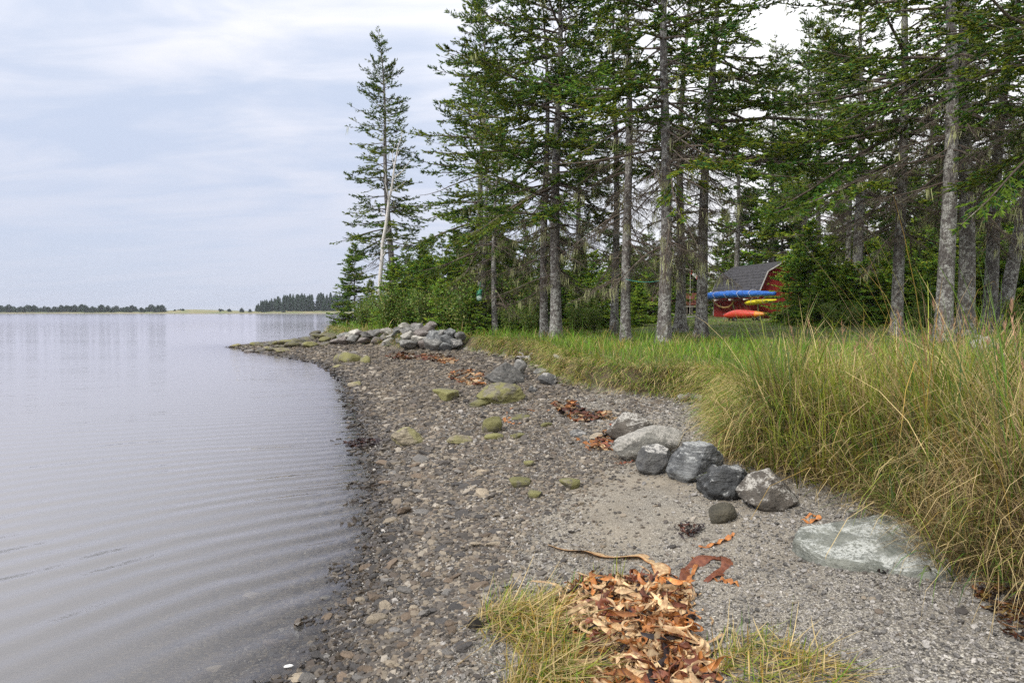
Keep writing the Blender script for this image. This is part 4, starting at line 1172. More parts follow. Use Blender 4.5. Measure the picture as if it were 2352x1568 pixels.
hero(1872, 37, 15, 'slender bare-stemmed spruce behind the shed', seed=19, group=G2, H=18, live=7, dead=4, Lmax=4.2, nb=110, bare=.35, spacing=.09, dead_n=44, lich=60, shoot=1.2)
hero(2560, 13, 46, 'spruce beyond the picture edge whose long limbs reach in', seed=20, group=G2, H=17, live=4.6, dead=3.2, Lmax=4.6, nb=120, bare=.3, spacing=.07, dead_n=50, lich=60, top_cut=10, asym=(LEFT + .2, .4))
hero(2500, 19, 34, 'spruce beyond the picture edge behind the leaning trunk', seed=22, group=G2, H=17, live=5.0, dead=3.0, Lmax=3.8, nb=100, bare=.3, spacing=.08, dead_n=40, lich=60, top_cut=13, asym=(LEFT, .4))

hero(1690, 49, 14, 'tall thin spruce far behind the blue bundle', seed=23, group=G2, H=20.5, live=7, dead=5, Lmax=3.6, nb=110, bare=.3, spacing=.11, dead_n=24, lich=30, shoot=1.5)
hero(1768, 51, 15, 'tall spruce far behind the shed ridge', seed=24, group=G2, H=23, live=8, dead=5, Lmax=4.0, nb=120, bare=.3, spacing=.11, dead_n=24, lich=30, shoot=1.5)
hero(1842, 46, 15, 'tall spruce far behind the shed gable', seed=25, group=G2, H=22, live=7.5, dead=5, Lmax=4.0, nb=120, bare=.3, spacing=.11, dead_n=24, lich=30, shoot=1.5)
hero(2130, 40, 17, 'tall spruce deep behind the twin trunks', seed=26, group=G2, H=20, live=5, dead=3, Lmax=4.0, nb=120, bare=.3, spacing=.11, dead_n=24, lich=30, shoot=1.5)
hero(1330, 40, 16, 'tall spruce deep behind the close pair', seed=27, group=G2, H=18, live=5, dead=3, Lmax=3.6, nb=110, bare=.3, spacing=.11, dead_n=20, lich=30, shoot=1.5)

# young firs ------------------------------------------------------------
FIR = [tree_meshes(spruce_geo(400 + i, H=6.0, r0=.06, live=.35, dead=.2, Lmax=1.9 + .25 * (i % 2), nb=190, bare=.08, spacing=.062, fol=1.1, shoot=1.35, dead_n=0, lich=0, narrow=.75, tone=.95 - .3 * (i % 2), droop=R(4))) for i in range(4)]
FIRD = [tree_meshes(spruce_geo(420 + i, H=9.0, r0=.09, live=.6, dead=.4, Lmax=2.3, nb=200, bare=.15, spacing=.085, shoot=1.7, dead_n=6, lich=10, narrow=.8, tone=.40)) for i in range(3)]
firs = [  # px, Y, top py, library, label
    (905, 34, 590, 2, 'bright fir between the dead birch and the boulder heap'), (965, 33, 625, 0, 'low bright fir over the middle of the heap'), (1115, 34, 560, 3, 'fir just behind the net bag'), (1240, 32, 600, 1, 'fir on the water side of the close pair'), (1360, 36, 575, 0, 'pale green fir between the close pair and the pale trunk'), (1150, 42, 520, 4, 'tall dark fir deep behind the net bag'), (1060, 43, 530, 5, 'tall dark fir deep behind the heap'), (975, 44, 560, 6, 'dark fir deep behind the dead birch'), (1270, 42, 520, 4, 'dark fir deep behind the close pair'), (1450, 46, 560, 5, 'dark fir deep behind the pale trunk'), (1530, 48, 570, 6, 'dark fir deep behind the knotted trunk'),
    (2070, 27, 560, 0, 'bright fir at the foot of the grey spotted trunk'), (2280, 26, 560, 3, 'bright fir between the twin trunks and the leaning trunk'), (1885, 28, 620, 3, 'small fir at the edge of the lawn'), (2150, 25, 600, 1, 'small fir in front of the thickest trunk'),
    (1015, 30.5, 640, 2, 'low bright fir right behind the top of the heap'), (1095, 29, 655, 0, 'low bright fir below the net bag'), (1155, 31, 620, 3, 'bright fir filling the gap past the net bag'), (1222, 30.5, 640, 1, 'low bright fir in front of the dark ones by the close pair'), (1325, 30, 640, 2, 'low bright fir just past the close pair'),
    (1825, 33, 555, 0, 'young fir overlapping the gable of the red shed'), (1868, 30, 505, 1, 'bright young fir next to the shed, in front of its neighbours'), (1905, 31, 540, 2, 'young fir second from the shed'),
    (1945, 29, 600, 3, 'short young fir in front of the pale spotted trunk'), (2000, 28, 545, 0, 'bushy young fir beside the pale spotted trunk'), (2035, 31, 470, 1, 'taller young fir behind the grey spotted trunk'),
    (2098, 28, 500, 2, 'young fir seen between the grey spotted trunk and the twin trunks'), (2130, 33, 420, 3, 'tall young fir behind the thickest trunk'), (2190, 29, 470, 0, 'young fir seen between the twin trunks'),
    (2245, 27, 520, 1, 'young fir behind the trunk next to the twins'), (2310, 29, 440, 2, 'young fir under the leaning trunk'), (2360, 25, 500, 3, 'young fir at the edge of the picture'),
    (1790, 47, 300, 4, 'dark spruce behind the shed with a narrow pointed top'), (1715, 50, 430, 5, 'dark spruce behind the shed roof'), (1755, 54, 460, 6, 'small dark spruce between the two behind the shed'), (1660, 56, 480, 4, 'dark spruce above the blue bundle'),
    (1500, 38, 590, 1, 'light green fir between the pale trunk and the knotted trunk'), (1466, 34, 640, 0, 'low fir at the foot of the pale lichened trunk'), (1385, 32, 620, 2, 'soft green fir left of the pale lichened trunk'),
    (1335, 37, 560, 5, 'dark fir behind the close pair'), (1300, 33, 620, 3, 'young fir just behind the close pair'), (1205, 34, 590, 6, 'dark fir between the net bag and the close pair'), (1165, 36, 560, 1, 'fir behind the thin lichen-hung spruces'),
    (1080, 36, 570, 0, 'bushy fir under the full pointed spruce'), (1030, 35, 575, 2, 'bright bushy fir over the boulder heap'), (985, 37, 585, 3, 'fir between the dead birch and the full pointed spruce'), (940, 37, 600, 1, 'bright fir beside the dead birch'),
    (816, 44, 556, 4, 'dark young spruce at the outermost edge over the water'), (850, 42, 640, 5, 'low dark fir behind the outermost young spruce'), (1010, 31, 665, 1, 'low spreading fir above the boulder heap'), (1068, 30, 672, 3, 'low fir at the bank end of the boulder heap'),
    (1195, 29.5, 690, 2, 'low fir under the dead limbs beside the close pair'), (1420, 40, 560, 6, 'dark fir behind the thin trunk'), (1585, 62, 520, 4, 'dark spruce behind the cabin roof'), (2080, 36, 380, 5, 'dark fir deep behind the grey spotted trunk'), (2160, 38, 330, 6, 'dark fir deep behind the thickest trunk'),
    (2240, 36, 340, 4, 'dark fir deep behind the twin trunks'), (2320, 36, 300, 5, 'dark fir deep behind the leaning trunk'), (1985, 38, 420, 6, 'dark fir deep behind the pale spotted trunk'), (1920, 42, 430, 4, 'dark fir deep behind the slender trunk'), (2400, 33, 330, 6, 'dark fir past the edge of the picture')]
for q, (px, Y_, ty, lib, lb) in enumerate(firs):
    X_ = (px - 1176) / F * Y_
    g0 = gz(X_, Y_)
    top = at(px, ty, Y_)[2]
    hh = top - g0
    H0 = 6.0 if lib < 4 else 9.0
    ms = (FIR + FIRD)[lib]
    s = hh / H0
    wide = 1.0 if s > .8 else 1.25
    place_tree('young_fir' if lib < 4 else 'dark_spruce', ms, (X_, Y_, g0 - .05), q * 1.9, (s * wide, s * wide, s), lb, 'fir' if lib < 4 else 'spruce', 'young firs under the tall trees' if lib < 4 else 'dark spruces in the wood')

# forest further back ----------------------------------------------------
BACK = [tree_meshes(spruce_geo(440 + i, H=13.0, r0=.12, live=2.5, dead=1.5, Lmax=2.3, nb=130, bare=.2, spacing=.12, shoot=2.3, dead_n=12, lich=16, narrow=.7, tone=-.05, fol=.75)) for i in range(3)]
rb = np.random.default_rng(77)
k = 0
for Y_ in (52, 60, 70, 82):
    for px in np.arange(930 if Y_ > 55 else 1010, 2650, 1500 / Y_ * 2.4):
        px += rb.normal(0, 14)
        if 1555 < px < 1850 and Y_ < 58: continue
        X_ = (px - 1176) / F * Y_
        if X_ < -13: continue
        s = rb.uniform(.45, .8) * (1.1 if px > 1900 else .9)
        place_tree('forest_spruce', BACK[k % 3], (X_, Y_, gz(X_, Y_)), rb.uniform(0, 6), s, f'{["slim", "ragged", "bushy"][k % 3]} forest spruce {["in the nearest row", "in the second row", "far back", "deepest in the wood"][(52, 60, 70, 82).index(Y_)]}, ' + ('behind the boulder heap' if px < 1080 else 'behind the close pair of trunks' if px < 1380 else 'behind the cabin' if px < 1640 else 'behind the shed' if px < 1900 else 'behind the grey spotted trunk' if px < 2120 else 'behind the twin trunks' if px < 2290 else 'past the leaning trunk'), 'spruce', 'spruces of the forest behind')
        k += 1


# far treeline ------------------------------------------------------------
def small_conifer(seed, rounded):
    r = np.random.default_rng(seed)
    m = 260
    u = r.random(m) ** .7; z = .06 + .94 * (1 - u)
    prof = (1 - z) ** (.55 if rounded else .85) * (.46 if rounded else .26) * (.55 + .6 * r.random(m))
    a = r.uniform(0, 6.28, m)
    P0 = np.stack([np.cos(a) * prof * .35, np.sin(a) * prof * .35, z], 1)
    D = norm(np.stack([np.cos(a), np.sin(a), r.normal(-.05, .25, m)], 1))
    C = np.tile(np.array([.026, .05, .026]), (m, 1)) * np.exp(r.normal(0, .3, (m, 1)))
    V, Fc, cc = cones(P0, D, prof * .8 + .05, np.full(m, .045), C)
    tv, tf = tubes(np.array([[[0, 0, -.05], [0, 0, .5], [0, 0, 1.0]]]), np.array([[.015, .01, .002]]), 4)
    tf3 = np.concatenate([tf[:, [0, 1, 2]], tf[:, [0, 2, 3]]])
    V, Fc, cc = join((V, Fc, cc), (tv, tf3, np.tile(np.array([.06, .05, .045]), (len(tv), 1))))
    return mesh_np('shore_conifer', V, Fc, M_FOL, cc)


SC = [small_conifer(500 + i, i < 2) for i in range(4)]
rb = np.random.default_rng(88)
Yf = 650.0
lows = list(np.sort(np.concatenate([np.linspace(-60, 375, 78) + rb.normal(0, 4, 78), rb.uniform(500, 535, 9), rb.uniform(395, 430, 5), [575, 556, 598, 606, 640, 652]])))
for px in lows:
    Yq = Yf + rb.uniform(-15, 45)
    hpx = rb.uniform(9, 19) if px < 380 else rb.uniform(6, 11)
    if 395 <= px <= 535: hpx = rb.uniform(5, 9)
    o = link('shore_conifer', SC[rb.integers(0, 2)], None, ((px - 1176) / F * Yq, Yq, 1.6), (0, 0, rb.uniform(0, 6)), (1, 1, 1))
    s = hpx * Yq / F; o.scale = (s * 1.35, s * 1.35, s)
    tag(o, 'small bushy conifer across the bay, ' + ('at the open-water end of the treeline' if px < 95 else 'in the first half of the treeline' if px < 190 else 'in the second half of the treeline' if px < 300 else 'at the mound end of the treeline' if px < 390 else 'on the flank of the grassy mound' if px < 440 else 'on the low spit near the headland'), 'conifer', 'low treeline across the bay')
for q in range(120):
    px = rb.uniform(588, 800)
    Yq = Yf + rb.uniform(0, 70)
    hpx = np.interp(px, [588, 600, 640, 700, 800], [14, 24, 36, 40, 42]) * rb.uniform(.75, 1.08)
    o = link('shore_conifer', SC[2 + rb.integers(0, 2)], None, ((px - 1176) / F * Yq, Yq, 2.2), (0, 0, rb.uniform(0, 6)))
    s = hpx * Yq / F; o.scale = (s * .85, s * .85, s)
    tag(o, 'narrow tall conifer of the far headland, ' + ('at its low tip' if px < 625 else 'in its middle' if px < 700 else 'at its near end'), 'conifer', 'wooded headland across the bay')


# shrubs ---------------------------------------------------------------------
def shrub_geo(seed, leaf=.035, n_=2600, tall=1.3, cols=None):
    r = np.random.default_rng(seed)
    ns = 26
    az = r.uniform(0, 6.28, ns); sp = r.uniform(.15, .75, ns); hh = tall * r.uniform(.6, 1.05, ns)
    t = np.linspace(0, 1, 5)
    P = np.stack([np.cos(az)[:, None] * sp[:, None] * t ** 1.3, np.sin(az)[:, None] * sp[:, None] * t ** 1.3, hh[:, None] * t], -1)
    sv, sf = tubes(P, np.tile(.010 * (1 - .8 * t), (ns, 1)), 3)
    i = r.integers(0, ns, n_); u = r.uniform(.25, 1, n_)
    f = u * 4; j = np.clip(f.astype(int), 0, 3); g = (f - j)[:, None]
    c = P[i, j] * (1 - g) + P[i, j + 1] * g + r.normal(0, .11, (n_, 3))
    D = norm(r.normal(0, 1, (n_, 3)) + np.array([0, 0, .3])); S = norm(np.cross(D, r.normal(0, 1, (n_, 3))))
    l = leaf * r.uniform(.7, 1.3, n_)[:, None]
    V = np.stack([c, c + D * l * .5 + S * l * .3, c + D * l, c + D * l * .5 - S * l * .3], 1).reshape(-1, 3)
    Fq = (np.arange(n_)[:, None] * 4 + np.arange(4)[None]).reshape(-1, 4)
    cc = np.repeat(pick(r, n_, cols, [1] * len(cols)), 4, 0)
    return [('stem', mesh_np('stem', sv, sf, M_TWIG), 'stuff'), ('foliage', mesh_np('foliage', V, Fq, M_LEAF, cc), 'stuff')]


OL = [np.array([.11, .20, .025]), np.array([.17, .23, .035]), np.array([.08, .17, .02]), np.array([.21, .21, .05])]
SH = [shrub_geo(600 + i, .075, 2600, 1.5, OL) for i in range(3)]
for q, (px, Y_, s, lb) in enumerate([(890, 33, 1.6, 'tall leafy shrub nearest the dead birch on the bank side'), (930, 32.5, 1.2, 'tall leafy shrub over the lower end of the heap'), (975, 31.5, 1.4, 'tall leafy shrub over the top of the heap'), (1025, 30, 1.3, 'tall bright shrub at the bank end of the heap'), (1065, 29, 1.6, 'tall bright shrub on the heap side of the net bag'), (1160, 30, 1.9, 'tall shrub filling the gap past the net bag'), (1205, 29, 1.6, 'tall shrub close to the pair of trunks'), (1345, 30, 1.4, 'tall shrub between the close pair and the pale trunk'), (868, 36, 1.3, 'olive leafy shrub at the foot of the dead birch'), (905, 35, 1.2, 'leafy shrub between the dead birch and the boulder heap'), (940, 34, 1.0, 'low leafy shrub above the middle of the boulder heap'), (985, 33, 1.0, 'leafy shrub above the pale boulders'),
                                     (1035, 31, .9, 'leafy shrub at the bank end of the boulder heap'), (1085, 29, .9, 'leafy shrub below the net bag'), (1170, 28, .8, 'low shrub under the dead limbs'), (1215, 27, .8, 'low shrub on the water side of the close pair'),
                                     (1325, 27, .8, 'low green shrub beside the close pair'), (1365, 28, .8, 'low shrub behind the open turf'), (835, 38, 1.1, 'windblown shrub beside the outermost spruce'), (1905, 26, .7, 'low leafy shrub below the young firs'), (1960, 25, .6, 'small shrub in the shade of the young firs'),
                                     (2120, 22, .6, 'low shrub between the grey trunks'), (2330, 20, .7, 'low rusty shrub near the leaning trunk'), (1600, 24, .35, 'tiny shrub at the foot of the scarred trunk'), (1577, 29, .3, 'small leafy sapling in front of the gravel drive')]):
    X_ = (px - 1176) / F * Y_
    place_tree('leafy_shrub', SH[q % 3], (X_, Y_, gz(X_, Y_)), q * 2.2, s, lb, 'shrub', 'leafy shrubs under the trees')


# dead birch ------------------------------------------------------------------
def dead_birch():
    Y_ = 36.0
    def pl(pts): return np.array([at(a, b, Y_ + dy) for a, b, dy in pts])
    e0 = pl([(873, 655, 0)])[0]
    gz0 = gz(e0[0], Y_)
    e = link('dead_birch', None, None, (e0[0], Y_, gz0)); e.empty_display_size = .3
    tag(e, 'broken white dead birch leaning in front of the lone tall spruce', 'tree')
    def resample(p, k):
        s = np.linspace(0, 1, len(p)); t = np.linspace(0, 1, k)
        return np.stack([np.interp(t, s, p[:, i]) for i in range(3)], 1)
    def tube(name, pts, r0, r1, k=12, parent=e, sides=8):
        p = pl(pts); p = resample(p, k) - np.array([e0[0], Y_, gz0]); p[1:-1] += np.random.default_rng(len(pts)).normal(0, .02, (k - 2, 3))
        V, q = tubes(p[None], np.linspace(r0, r1, k)[None], sides)
        return link(name, mesh_np(name, V, q, M_BIRCH, smooth=True), parent)
    tube('trunk', [(870, 738, 0), (873, 645, 0), (880, 560, 0), (893, 470, 0), (903, 410, 0), (912, 350, 0), (925, 298, 0)], .14, .014, 22, sides=10)
    for pts, r0 in [([(893, 470, 0), (888, 430, -.2), (880, 380, -.4)], .05), ([(903, 410, 0), (930, 390, .3), (948, 350, .5)], .05), ([(905, 400, 0), (902, 360, .2), (905, 320, .3)], .035), ([(878, 590, 0), (886, 580, -.3), (889, 560, -.4)], .06),
                    ([(875, 600, 0), (862, 590, -.3), (856, 575, -.5)], .035), ([(884, 540, 0), (900, 520, .3), (915, 516, .4)], .03), ([(898, 440, 0), (915, 430, -.4), (935, 410, -.6)], .03), ([(889, 500, 0), (878, 490, .3), (872, 470, .4)], .03), ([(910, 360, 0), (918, 345, 0), (932, 330, .2)], .02), ([(882, 550, 0), (905, 548, 0), (925, 552, .2)], .02)]:
        tube('limb', pts, r0, .006, 6, sides=5)


dead_birch()

# ------------------------------------------------------------------ shed, boats, cabin
M_RED = plain('red_boards', (.29, .022, .018), .7, .25, 3)
M_RAIL = plain('red_railing', (.30, .10, .08), .7, .2, 3)
M_SHING = plain('dark_shingles', (.060, .058, .062), .85, .35, 5, .01)
M_TRIMW = plain('weathered_trim', (.34, .32, .29), .8, .2, 5)
M_WHITE = plain('white_paint', (.75, .73, .68), .6, .08, 5)
M_BROWNW = plain('cabin_boards', (.10, .055, .04), .8, .25, 3)
M_DECKW = plain('weathered_deck', (.28, .25, .22), .85, .2, 4)


def tarp_mat():
    m, n, b = new_mat('blue_tarpaulin')
    g = n.add('ShaderNodeNewGeometry'); p = g.outputs['Position']
    f = n.noise(n.scalev(p, (1, .5, 2)), 4, 5, .6)
    n.put(b.inputs['Base Color'], n.mix(n.smooth(f, .3, .7), (.015, .10, .42), (.03, .17, .58)))
    b.inputs['Roughness'].default_value = .45
    n.put(b.inputs['Normal'], n.bump(f, .8, .12))
    return m


M_TARP = tarp_mat()
AX = norm(np.array([.24, -.97, 0])); NR = norm(np.array([-.97, -.24, 0]))     # along the wall towards the camera, and out of the long wall
C0 = np.array([(1741 - 1176) / F * 42, 42.0, 0.0]); C0[2] = 1.78
SL, SWD, EAVE = 5.4, 3.6, 1.72
shed = link('garden_shed', None, None, tuple(C0))
tag(shed, 'red gambrel-roofed shed with dark shingles under the trees', 'shed')


def SW(u, v, z):        # shed coordinates: u along the wall away from the camera, v depth, z up (relative to the corner)
    return -AX * u - NR * v + np.array([0, 0, z])


prof = [(-.12, EAVE - .12), (.55, 3.05), (SWD / 2, 3.72), (SWD - .55, 3.05), (SWD + .12, EAVE - .12)]


def quadmesh(name, corners, mat, parent, th=None):
    c = np.array(corners, float)
    nrm = norm(np.cross(c[1] - c[0], c[3] - c[0])[None])[0]
    th = th or .04
    V = np.concatenate([c, c - nrm * th])
    Fq = np.array([[0, 1, 2, 3], [7, 6, 5, 4], [0, 4, 5, 1], [1, 5, 6, 2], [2, 6, 7, 3], [3, 7, 4, 0]])
    return link(name, mesh_np(name, V, Fq, mat), parent)


# boarded long wall and gables
nbd = 22
for i in range(nbd):
    u0, u1 = SL * i / nbd, SL * (i + 1) / nbd - .012
    quadmesh('wall_board', [SW(u0, 0, -.15), SW(u0, 0, EAVE), SW(u1, 0, EAVE), SW(u1, 0, -.15)][::-1], M_RED, shed, .03)
quadmesh('wall_back', [SW(0, .035, -.15), SW(0, .035, EAVE), SW(SL, .035, EAVE), SW(SL, .035, -.15)][::-1], M_BROWNW, shed, .02)
for uu, sg in ((0, 1), (SL, -1)):
    for i in range(15):
        v0, v1 = .04 + (SWD - .08) * i / 15, .04 + (SWD - .08) * (i + 1) / 15 - .012
        zt = [np.interp(v, [p_[0] for p_ in prof], [p_[1] for p_ in prof]) - .08 for v in (v0, v1)]
        cs = [SW(uu, v0, -.15), SW(uu, v1, -.15), SW(uu, v1, zt[1]), SW(uu, v0, zt[0])]
        quadmesh('gable_board', cs if sg > 0 else cs[::-1], M_RED, shed, .03)
# roof: courses of shingles
roof = link('roof', None, shed)
for (v0, z0), (v1, z1) in zip(prof[:-1], prof[1:]):
    ln = math.hypot(v1 - v0, z1 - z0); kc = max(3, int(ln / .2))
    if v0 > SWD / 2 - .01: kc = 3
    up = norm(np.cross(SW(0, v1, z1) - SW(0, v0, z0), SW(1, v0, z0) - SW(0, v0, z0))[None])[0]
    if up[2] < 0: up = -up
    for j in range(kc):
        a, b_ = j / kc, (j + 1) / kc
        lift0 = up * .028 if v0 < SWD / 2 - .01 else up * .012
        lift1 = up * .012 if v0 < SWD / 2 - .01 else up * .028
        A0 = SW(-.22, v0 + (v1 - v0) * a, z0 + (z1 - z0) * a) + lift0; A1 = SW(SL + .22, v0 + (v1 - v0) * a, z0 + (z1 - z0) * a) + lift0
        B0 = SW(-.22, v0 + (v1 - v0) * b_, z0 + (z1 - z0) * b_) + lift1; B1 = SW(SL + .22, v0 + (v1 - v0) * b_, z0 + (z1 - z0) * b_) + lift1
        cs = [A0, B0, B1, A1]
        nr = np.cross(cs[1] - cs[0], cs[3] - cs[0])
        if nr @ up < 0: cs = cs[::-1]
        quadmesh('shingle_course', cs, M_SHING, roof, .035)
# rake boards at both ends
for uu in (-.225, SL + .225):
    for (v0, z0), (v1, z1) in zip(prof[:-1], prof[1:]):
        P_ = np.stack([SW(uu, v0, z0 - .03), SW(uu, v1, z1 - .03)])
        V, q = tubes(P_[None], np.full((1, 2), .05), 4)
        link('rake_board', mesh_np('rake_board', V, q, M_TRIMW), shed)
for uu in (.02, SL - .02):
    V, q = tubes(np.stack([SW(uu, -.02, -.1), SW(uu, -.02, EAVE)])[None], np.full((1, 2), .05), 4)
    link('corner_post', mesh_np('corner_post', V, q, M_TRIMW), shed)
for u_, z_ in ((4.4, .75), (2.8, .72)):
    V, q = box(SW(u_, -.04, z_), (.07, .05, .32))
    link('wall_batten', mesh_np('wall_batten', V, q, M_TRIMW), shed)
for u_ in (5.3, 3.7, 1.9, .2):
    a = SW(u_, 0, 1.16); b_ = SW(u_, -.95, 1.16)
    V, q = tubes(np.stack([a, b_])[None], np.full((1, 2), .045), 6)
    arm = link('rack_arm', mesh_np('rack_arm', V, q, M_TRIMW), shed)
    V, q = box(b_, (.11, .11, .11))
    link('arm_tip', mesh_np('arm_tip', V, q, M_WHITE), arm)


def hull(name, pts, rx, rz, mat, k=26, s=14, flat=0.0, wr=0.0, seed=0, mats=None):
    """a lofted spindle along pts with elliptical sections"""
    p = np.array(pts, float); t = np.linspace(0, 1, k)
    sN = np.linspace(0, 1, len(p)); C = np.stack([np.interp(t, sN, p[:, i]) for i in range(3)], 1)
    d_ = norm((p[-1] - p[0])[None])[0]; sd_ = norm(np.cross(d_, [0, 0, 1])[None])[0]; up = np.cross(sd_, d_)
    r = np.random.default_rng(seed)
    an = np.arange(s) * 2 * np.pi / s
    RX = np.interp(t, np.linspace(0, 1, len(rx)), rx); RZ = np.interp(t, np.linspace(0, 1, len(rz)), rz)
    wrn = 1 + wr * np.sin(t[:, None] * 60 + an[None] * 2 + r.normal(0, .8, (k, s)))
    ca, sa = np.cos(an), np.sin(an)
    if flat: sa = np.where(sa > 0, sa * (1 - flat), sa)
    V = (C[:, None] + (RX[:, None] * ca[None] * wrn)[..., None] * sd_ + (RZ[:, None] * sa[None] * wrn)[..., None] * up).reshape(-1, 3)
    i = np.arange(k - 1)[:, None] * s; j = np.arange(s)[None]
    q = np.stack([i + j, i + (j + 1) % s, i + s + (j + 1) % s, i + s + j], -1).reshape(-1, 4)
    V = np.concatenate([V, C[:1], C[-1:]])
    caps = [[len(V) - 2, (m + 1) % s, m, m] for m in range(s)] + [[len(V) - 1, (k - 1) * s + m, (k - 1) * s + (m + 1) % s, (k - 1) * s + (m + 1) % s] for m in range(s)]
    me = bpy.data.meshes.new(name)
    me.from_pydata([tuple(x) for x in V], [], [tuple(x) for x in q] + [(c[0], c[1], c[2]) for c in caps])
    me.materials.append(mat)
    for f in me.polygons: f.use_smooth = True
    return me


L0 = C0 + NR * .62
tarp = link('tarp_bundle', hull('tarp_bundle', [L0 - AX * 5.4 + [0, 0, 1.50], L0 - AX * 2 + [0, 0, 1.55], L0 + AX * 2.5 + [0, 0, 1.47]], [.2, .30, .34, .36, .36, .34, .30, .24, .14], [.24, .26, .26, .26, .26, .25, .22, .18, .13], M_TARP, 60, 18, wr=.05, seed=2))
tag(tarp, 'long boat wrapped in blue tarpaulin on the shed wall rack', 'covered boat')
for f_ in (.18, .36, .55, .72):
    c = L0 - AX * 5.4 + AX * 7.9 * f_ + np.array([0, 0, 1.51])
    a_ = np.linspace(0, 2 * np.pi, 17)
    sd_ = norm(np.cross(AX, [0, 0, 1])[None])[0]
    Pp = c + np.outer(np.cos(a_) * .37, sd_) + np.outer(np.sin(a_) * .28, [0, 0, 1]) + np.outer(a_ * .02, AX)
    V, q = tubes(Pp[None], np.full((1, 17), .012), 4)
    link('lashing', mesh_np('lashing', V, q, M_WHITE), tarp)

M_YEL = plain('yellow_kayak', (.78, .66, .03), .4, .1, 2)
M_ORG = plain('red_orange_kayak', (.62, .06, .03), .4, .15, 1.5)
M_ORY = plain('orange_kayak_end', (.72, .26, .03), .4, .15, 3)
M_BLACK = plain('black_rubber', (.02, .02, .02), .6, .2, 8)
L1 = C0 + NR * .55
yk = link('yellow_kayak', hull('yellow_kayak', [L1 - AX * .7 + [0, 0, .90], L1 + AX * .2 + [0, 0, .98], L1 + AX * 2.6 + [0, 0, 1.08]], [.03, .22, .30, .32, .30, .2, .03], [.05, .16, .20, .21, .2, .15, .05], M_YEL, 30, 14, flat=.4))
tag(yk, 'yellow kayak slung under the blue bundle', 'kayak')
V, q = tubes((np.array([L1 + AX * .9 + NR * .33 + [0, 0, 1.03], L1 + AX * 1.7 + NR * .33 + [0, 0, 1.06]]))[None], np.full((1, 2), .015), 4)
link('grab_rope', mesh_np('grab_rope', V, q, M_BLACK), yk)
for s_ in (.4, 1.6):
    c = L1 + AX * s_ + np.array([0, 0, 1.02]); a_ = np.linspace(0, 2 * np.pi, 13)
    Pp = c + np.outer(np.cos(a_) * .33, sd_) + np.outer(np.sin(a_) * .22, [0, 0, 1])
    V, q = tubes(Pp[None], np.full((1, 13), .014), 4)
    link('sling', mesh_np('sling', V, q, M_TRIMW), yk)

# kayak on its trolley
ka, kb = at(1662, 737, 38.0), at(1764, 729, 35.8)
g_ = gz((ka[0] + kb[0]) / 2, 37)
zk = g_ + .42
ok_ = link('red_kayak', hull('red_kayak', [[ka[0], ka[1], zk - .10], [(ka[0] * 2 + kb[0]) / 3, (ka[1] * 2 + kb[1]) / 3, zk], [kb[0], kb[1], zk + .02]], [.03, .2, .31, .34, .33, .28, .18, .03], [.06, .17, .24, .27, .26, .22, .14, .04], M_ORG, 34, 16))
tag(ok_, 'upturned red-orange kayak on a low trolley on the lawn', 'kayak')
e1 = np.array([kb[0], kb[1], zk + .02]); dk = norm((e1 - np.array([ka[0], ka[1], zk - .1]))[None])[0]
link('bow', hull('bow', [e1 - dk * .75, e1 + dk * .03], [.245, .19, .12, .02], [.205, .15, .1, .03], M_ORY, 10, 14), ok_)
trol = link('kayak_trolley', None, None, ((ka[0] + kb[0]) / 2, (ka[1] + kb[1]) / 2, g_))
tag(trol, 'low dark trolley under the red kayak', 'trolley')
for s_ in (-.8, .75):
    c = dk * s_ + np.array([0, 0, .2])
    V, q = box(c, (.08, .75, .05)); link('crossbar', mesh_np('crossbar', V, q, M_TRIMW), trol)
    for sg in (-1, 1):
        cw = c + np.array([0, sg * .36, -.06]); a_ = np.linspace(0, 2 * np.pi, 15)
        Pp = cw + np.outer(np.cos(a_) * .11, [1, 0, 0]) + np.outer(np.sin(a_) * .11, [0, 0, 1])
        V, q = tubes(Pp[None], np.full((1, 15), .04), 6)
        wh = link('wheel', mesh_np('wheel', V, q, M_BLACK), trol)
        V, q = tubes(np.stack([cw - [0, .04, 0], cw + [0, .04, 0]])[None], np.full((1, 2), .07), 8); link('hub', mesh_np('hub', V, q, M_TRIMW), wh)
V, q = tubes(np.stack([dk * -.9 + [0, 0, .19], dk * .9 + [0, 0, .2]])[None], np.full((1, 2), .03), 6); link('beam', mesh_np('beam', V, q, M_TRIMW), trol)

# curved tan hose hanging under the bundle
M_TANH = plain('tan_hose', (.50, .32, .12), .6, .15, 6)
pt = [SW(5.1, -.25, 1.1), SW(4.75, -.27, .93), SW(4.2, -.28, .72), SW(3.6, -.28, .62), SW(3.05, -.28, .66), SW(2.6, -.27, .86), SW(2.45, -.25, 1.1)]
tt_ = np.linspace(0, 1, 24); pt = np.array(pt) + C0; s_ = np.linspace(0, 1, len(pt))
Pp = np.stack([np.interp(tt_, s_, pt[:, i]) for i in range(3)], 1)
V, q = tubes(Pp[None], np.full((1, 24), .065), 8)
tag(link('hanging_hose', mesh_np('hanging_hose', V, q, M_TANH, smooth=True)), 'thick tan hose hanging in a curve on the red wall', 'hose')
# small chair by the shed
ch = link('garden_bench', None, None, tuple(at(1676, 724, 40.5)[:2]) + (gz(at(1676, 724, 40.5)[0], 40.5),))
tag(ch, 'small weathered slatted bench beside the red kayak', 'bench')
for i in range(5):
    V, q = box((-.3 + .15 * i, 0, .36), (.11, .5, .03)); link('slat', mesh_np('slat', V, q, M_DECKW), ch)
for x_ in (-.3, .3):
    for y_ in (-.2, .2):
        V, q = box((x_, y_, .17), (.05, .05, .35)); link('leg', mesh_np('leg', V, q, M_DECKW), ch)

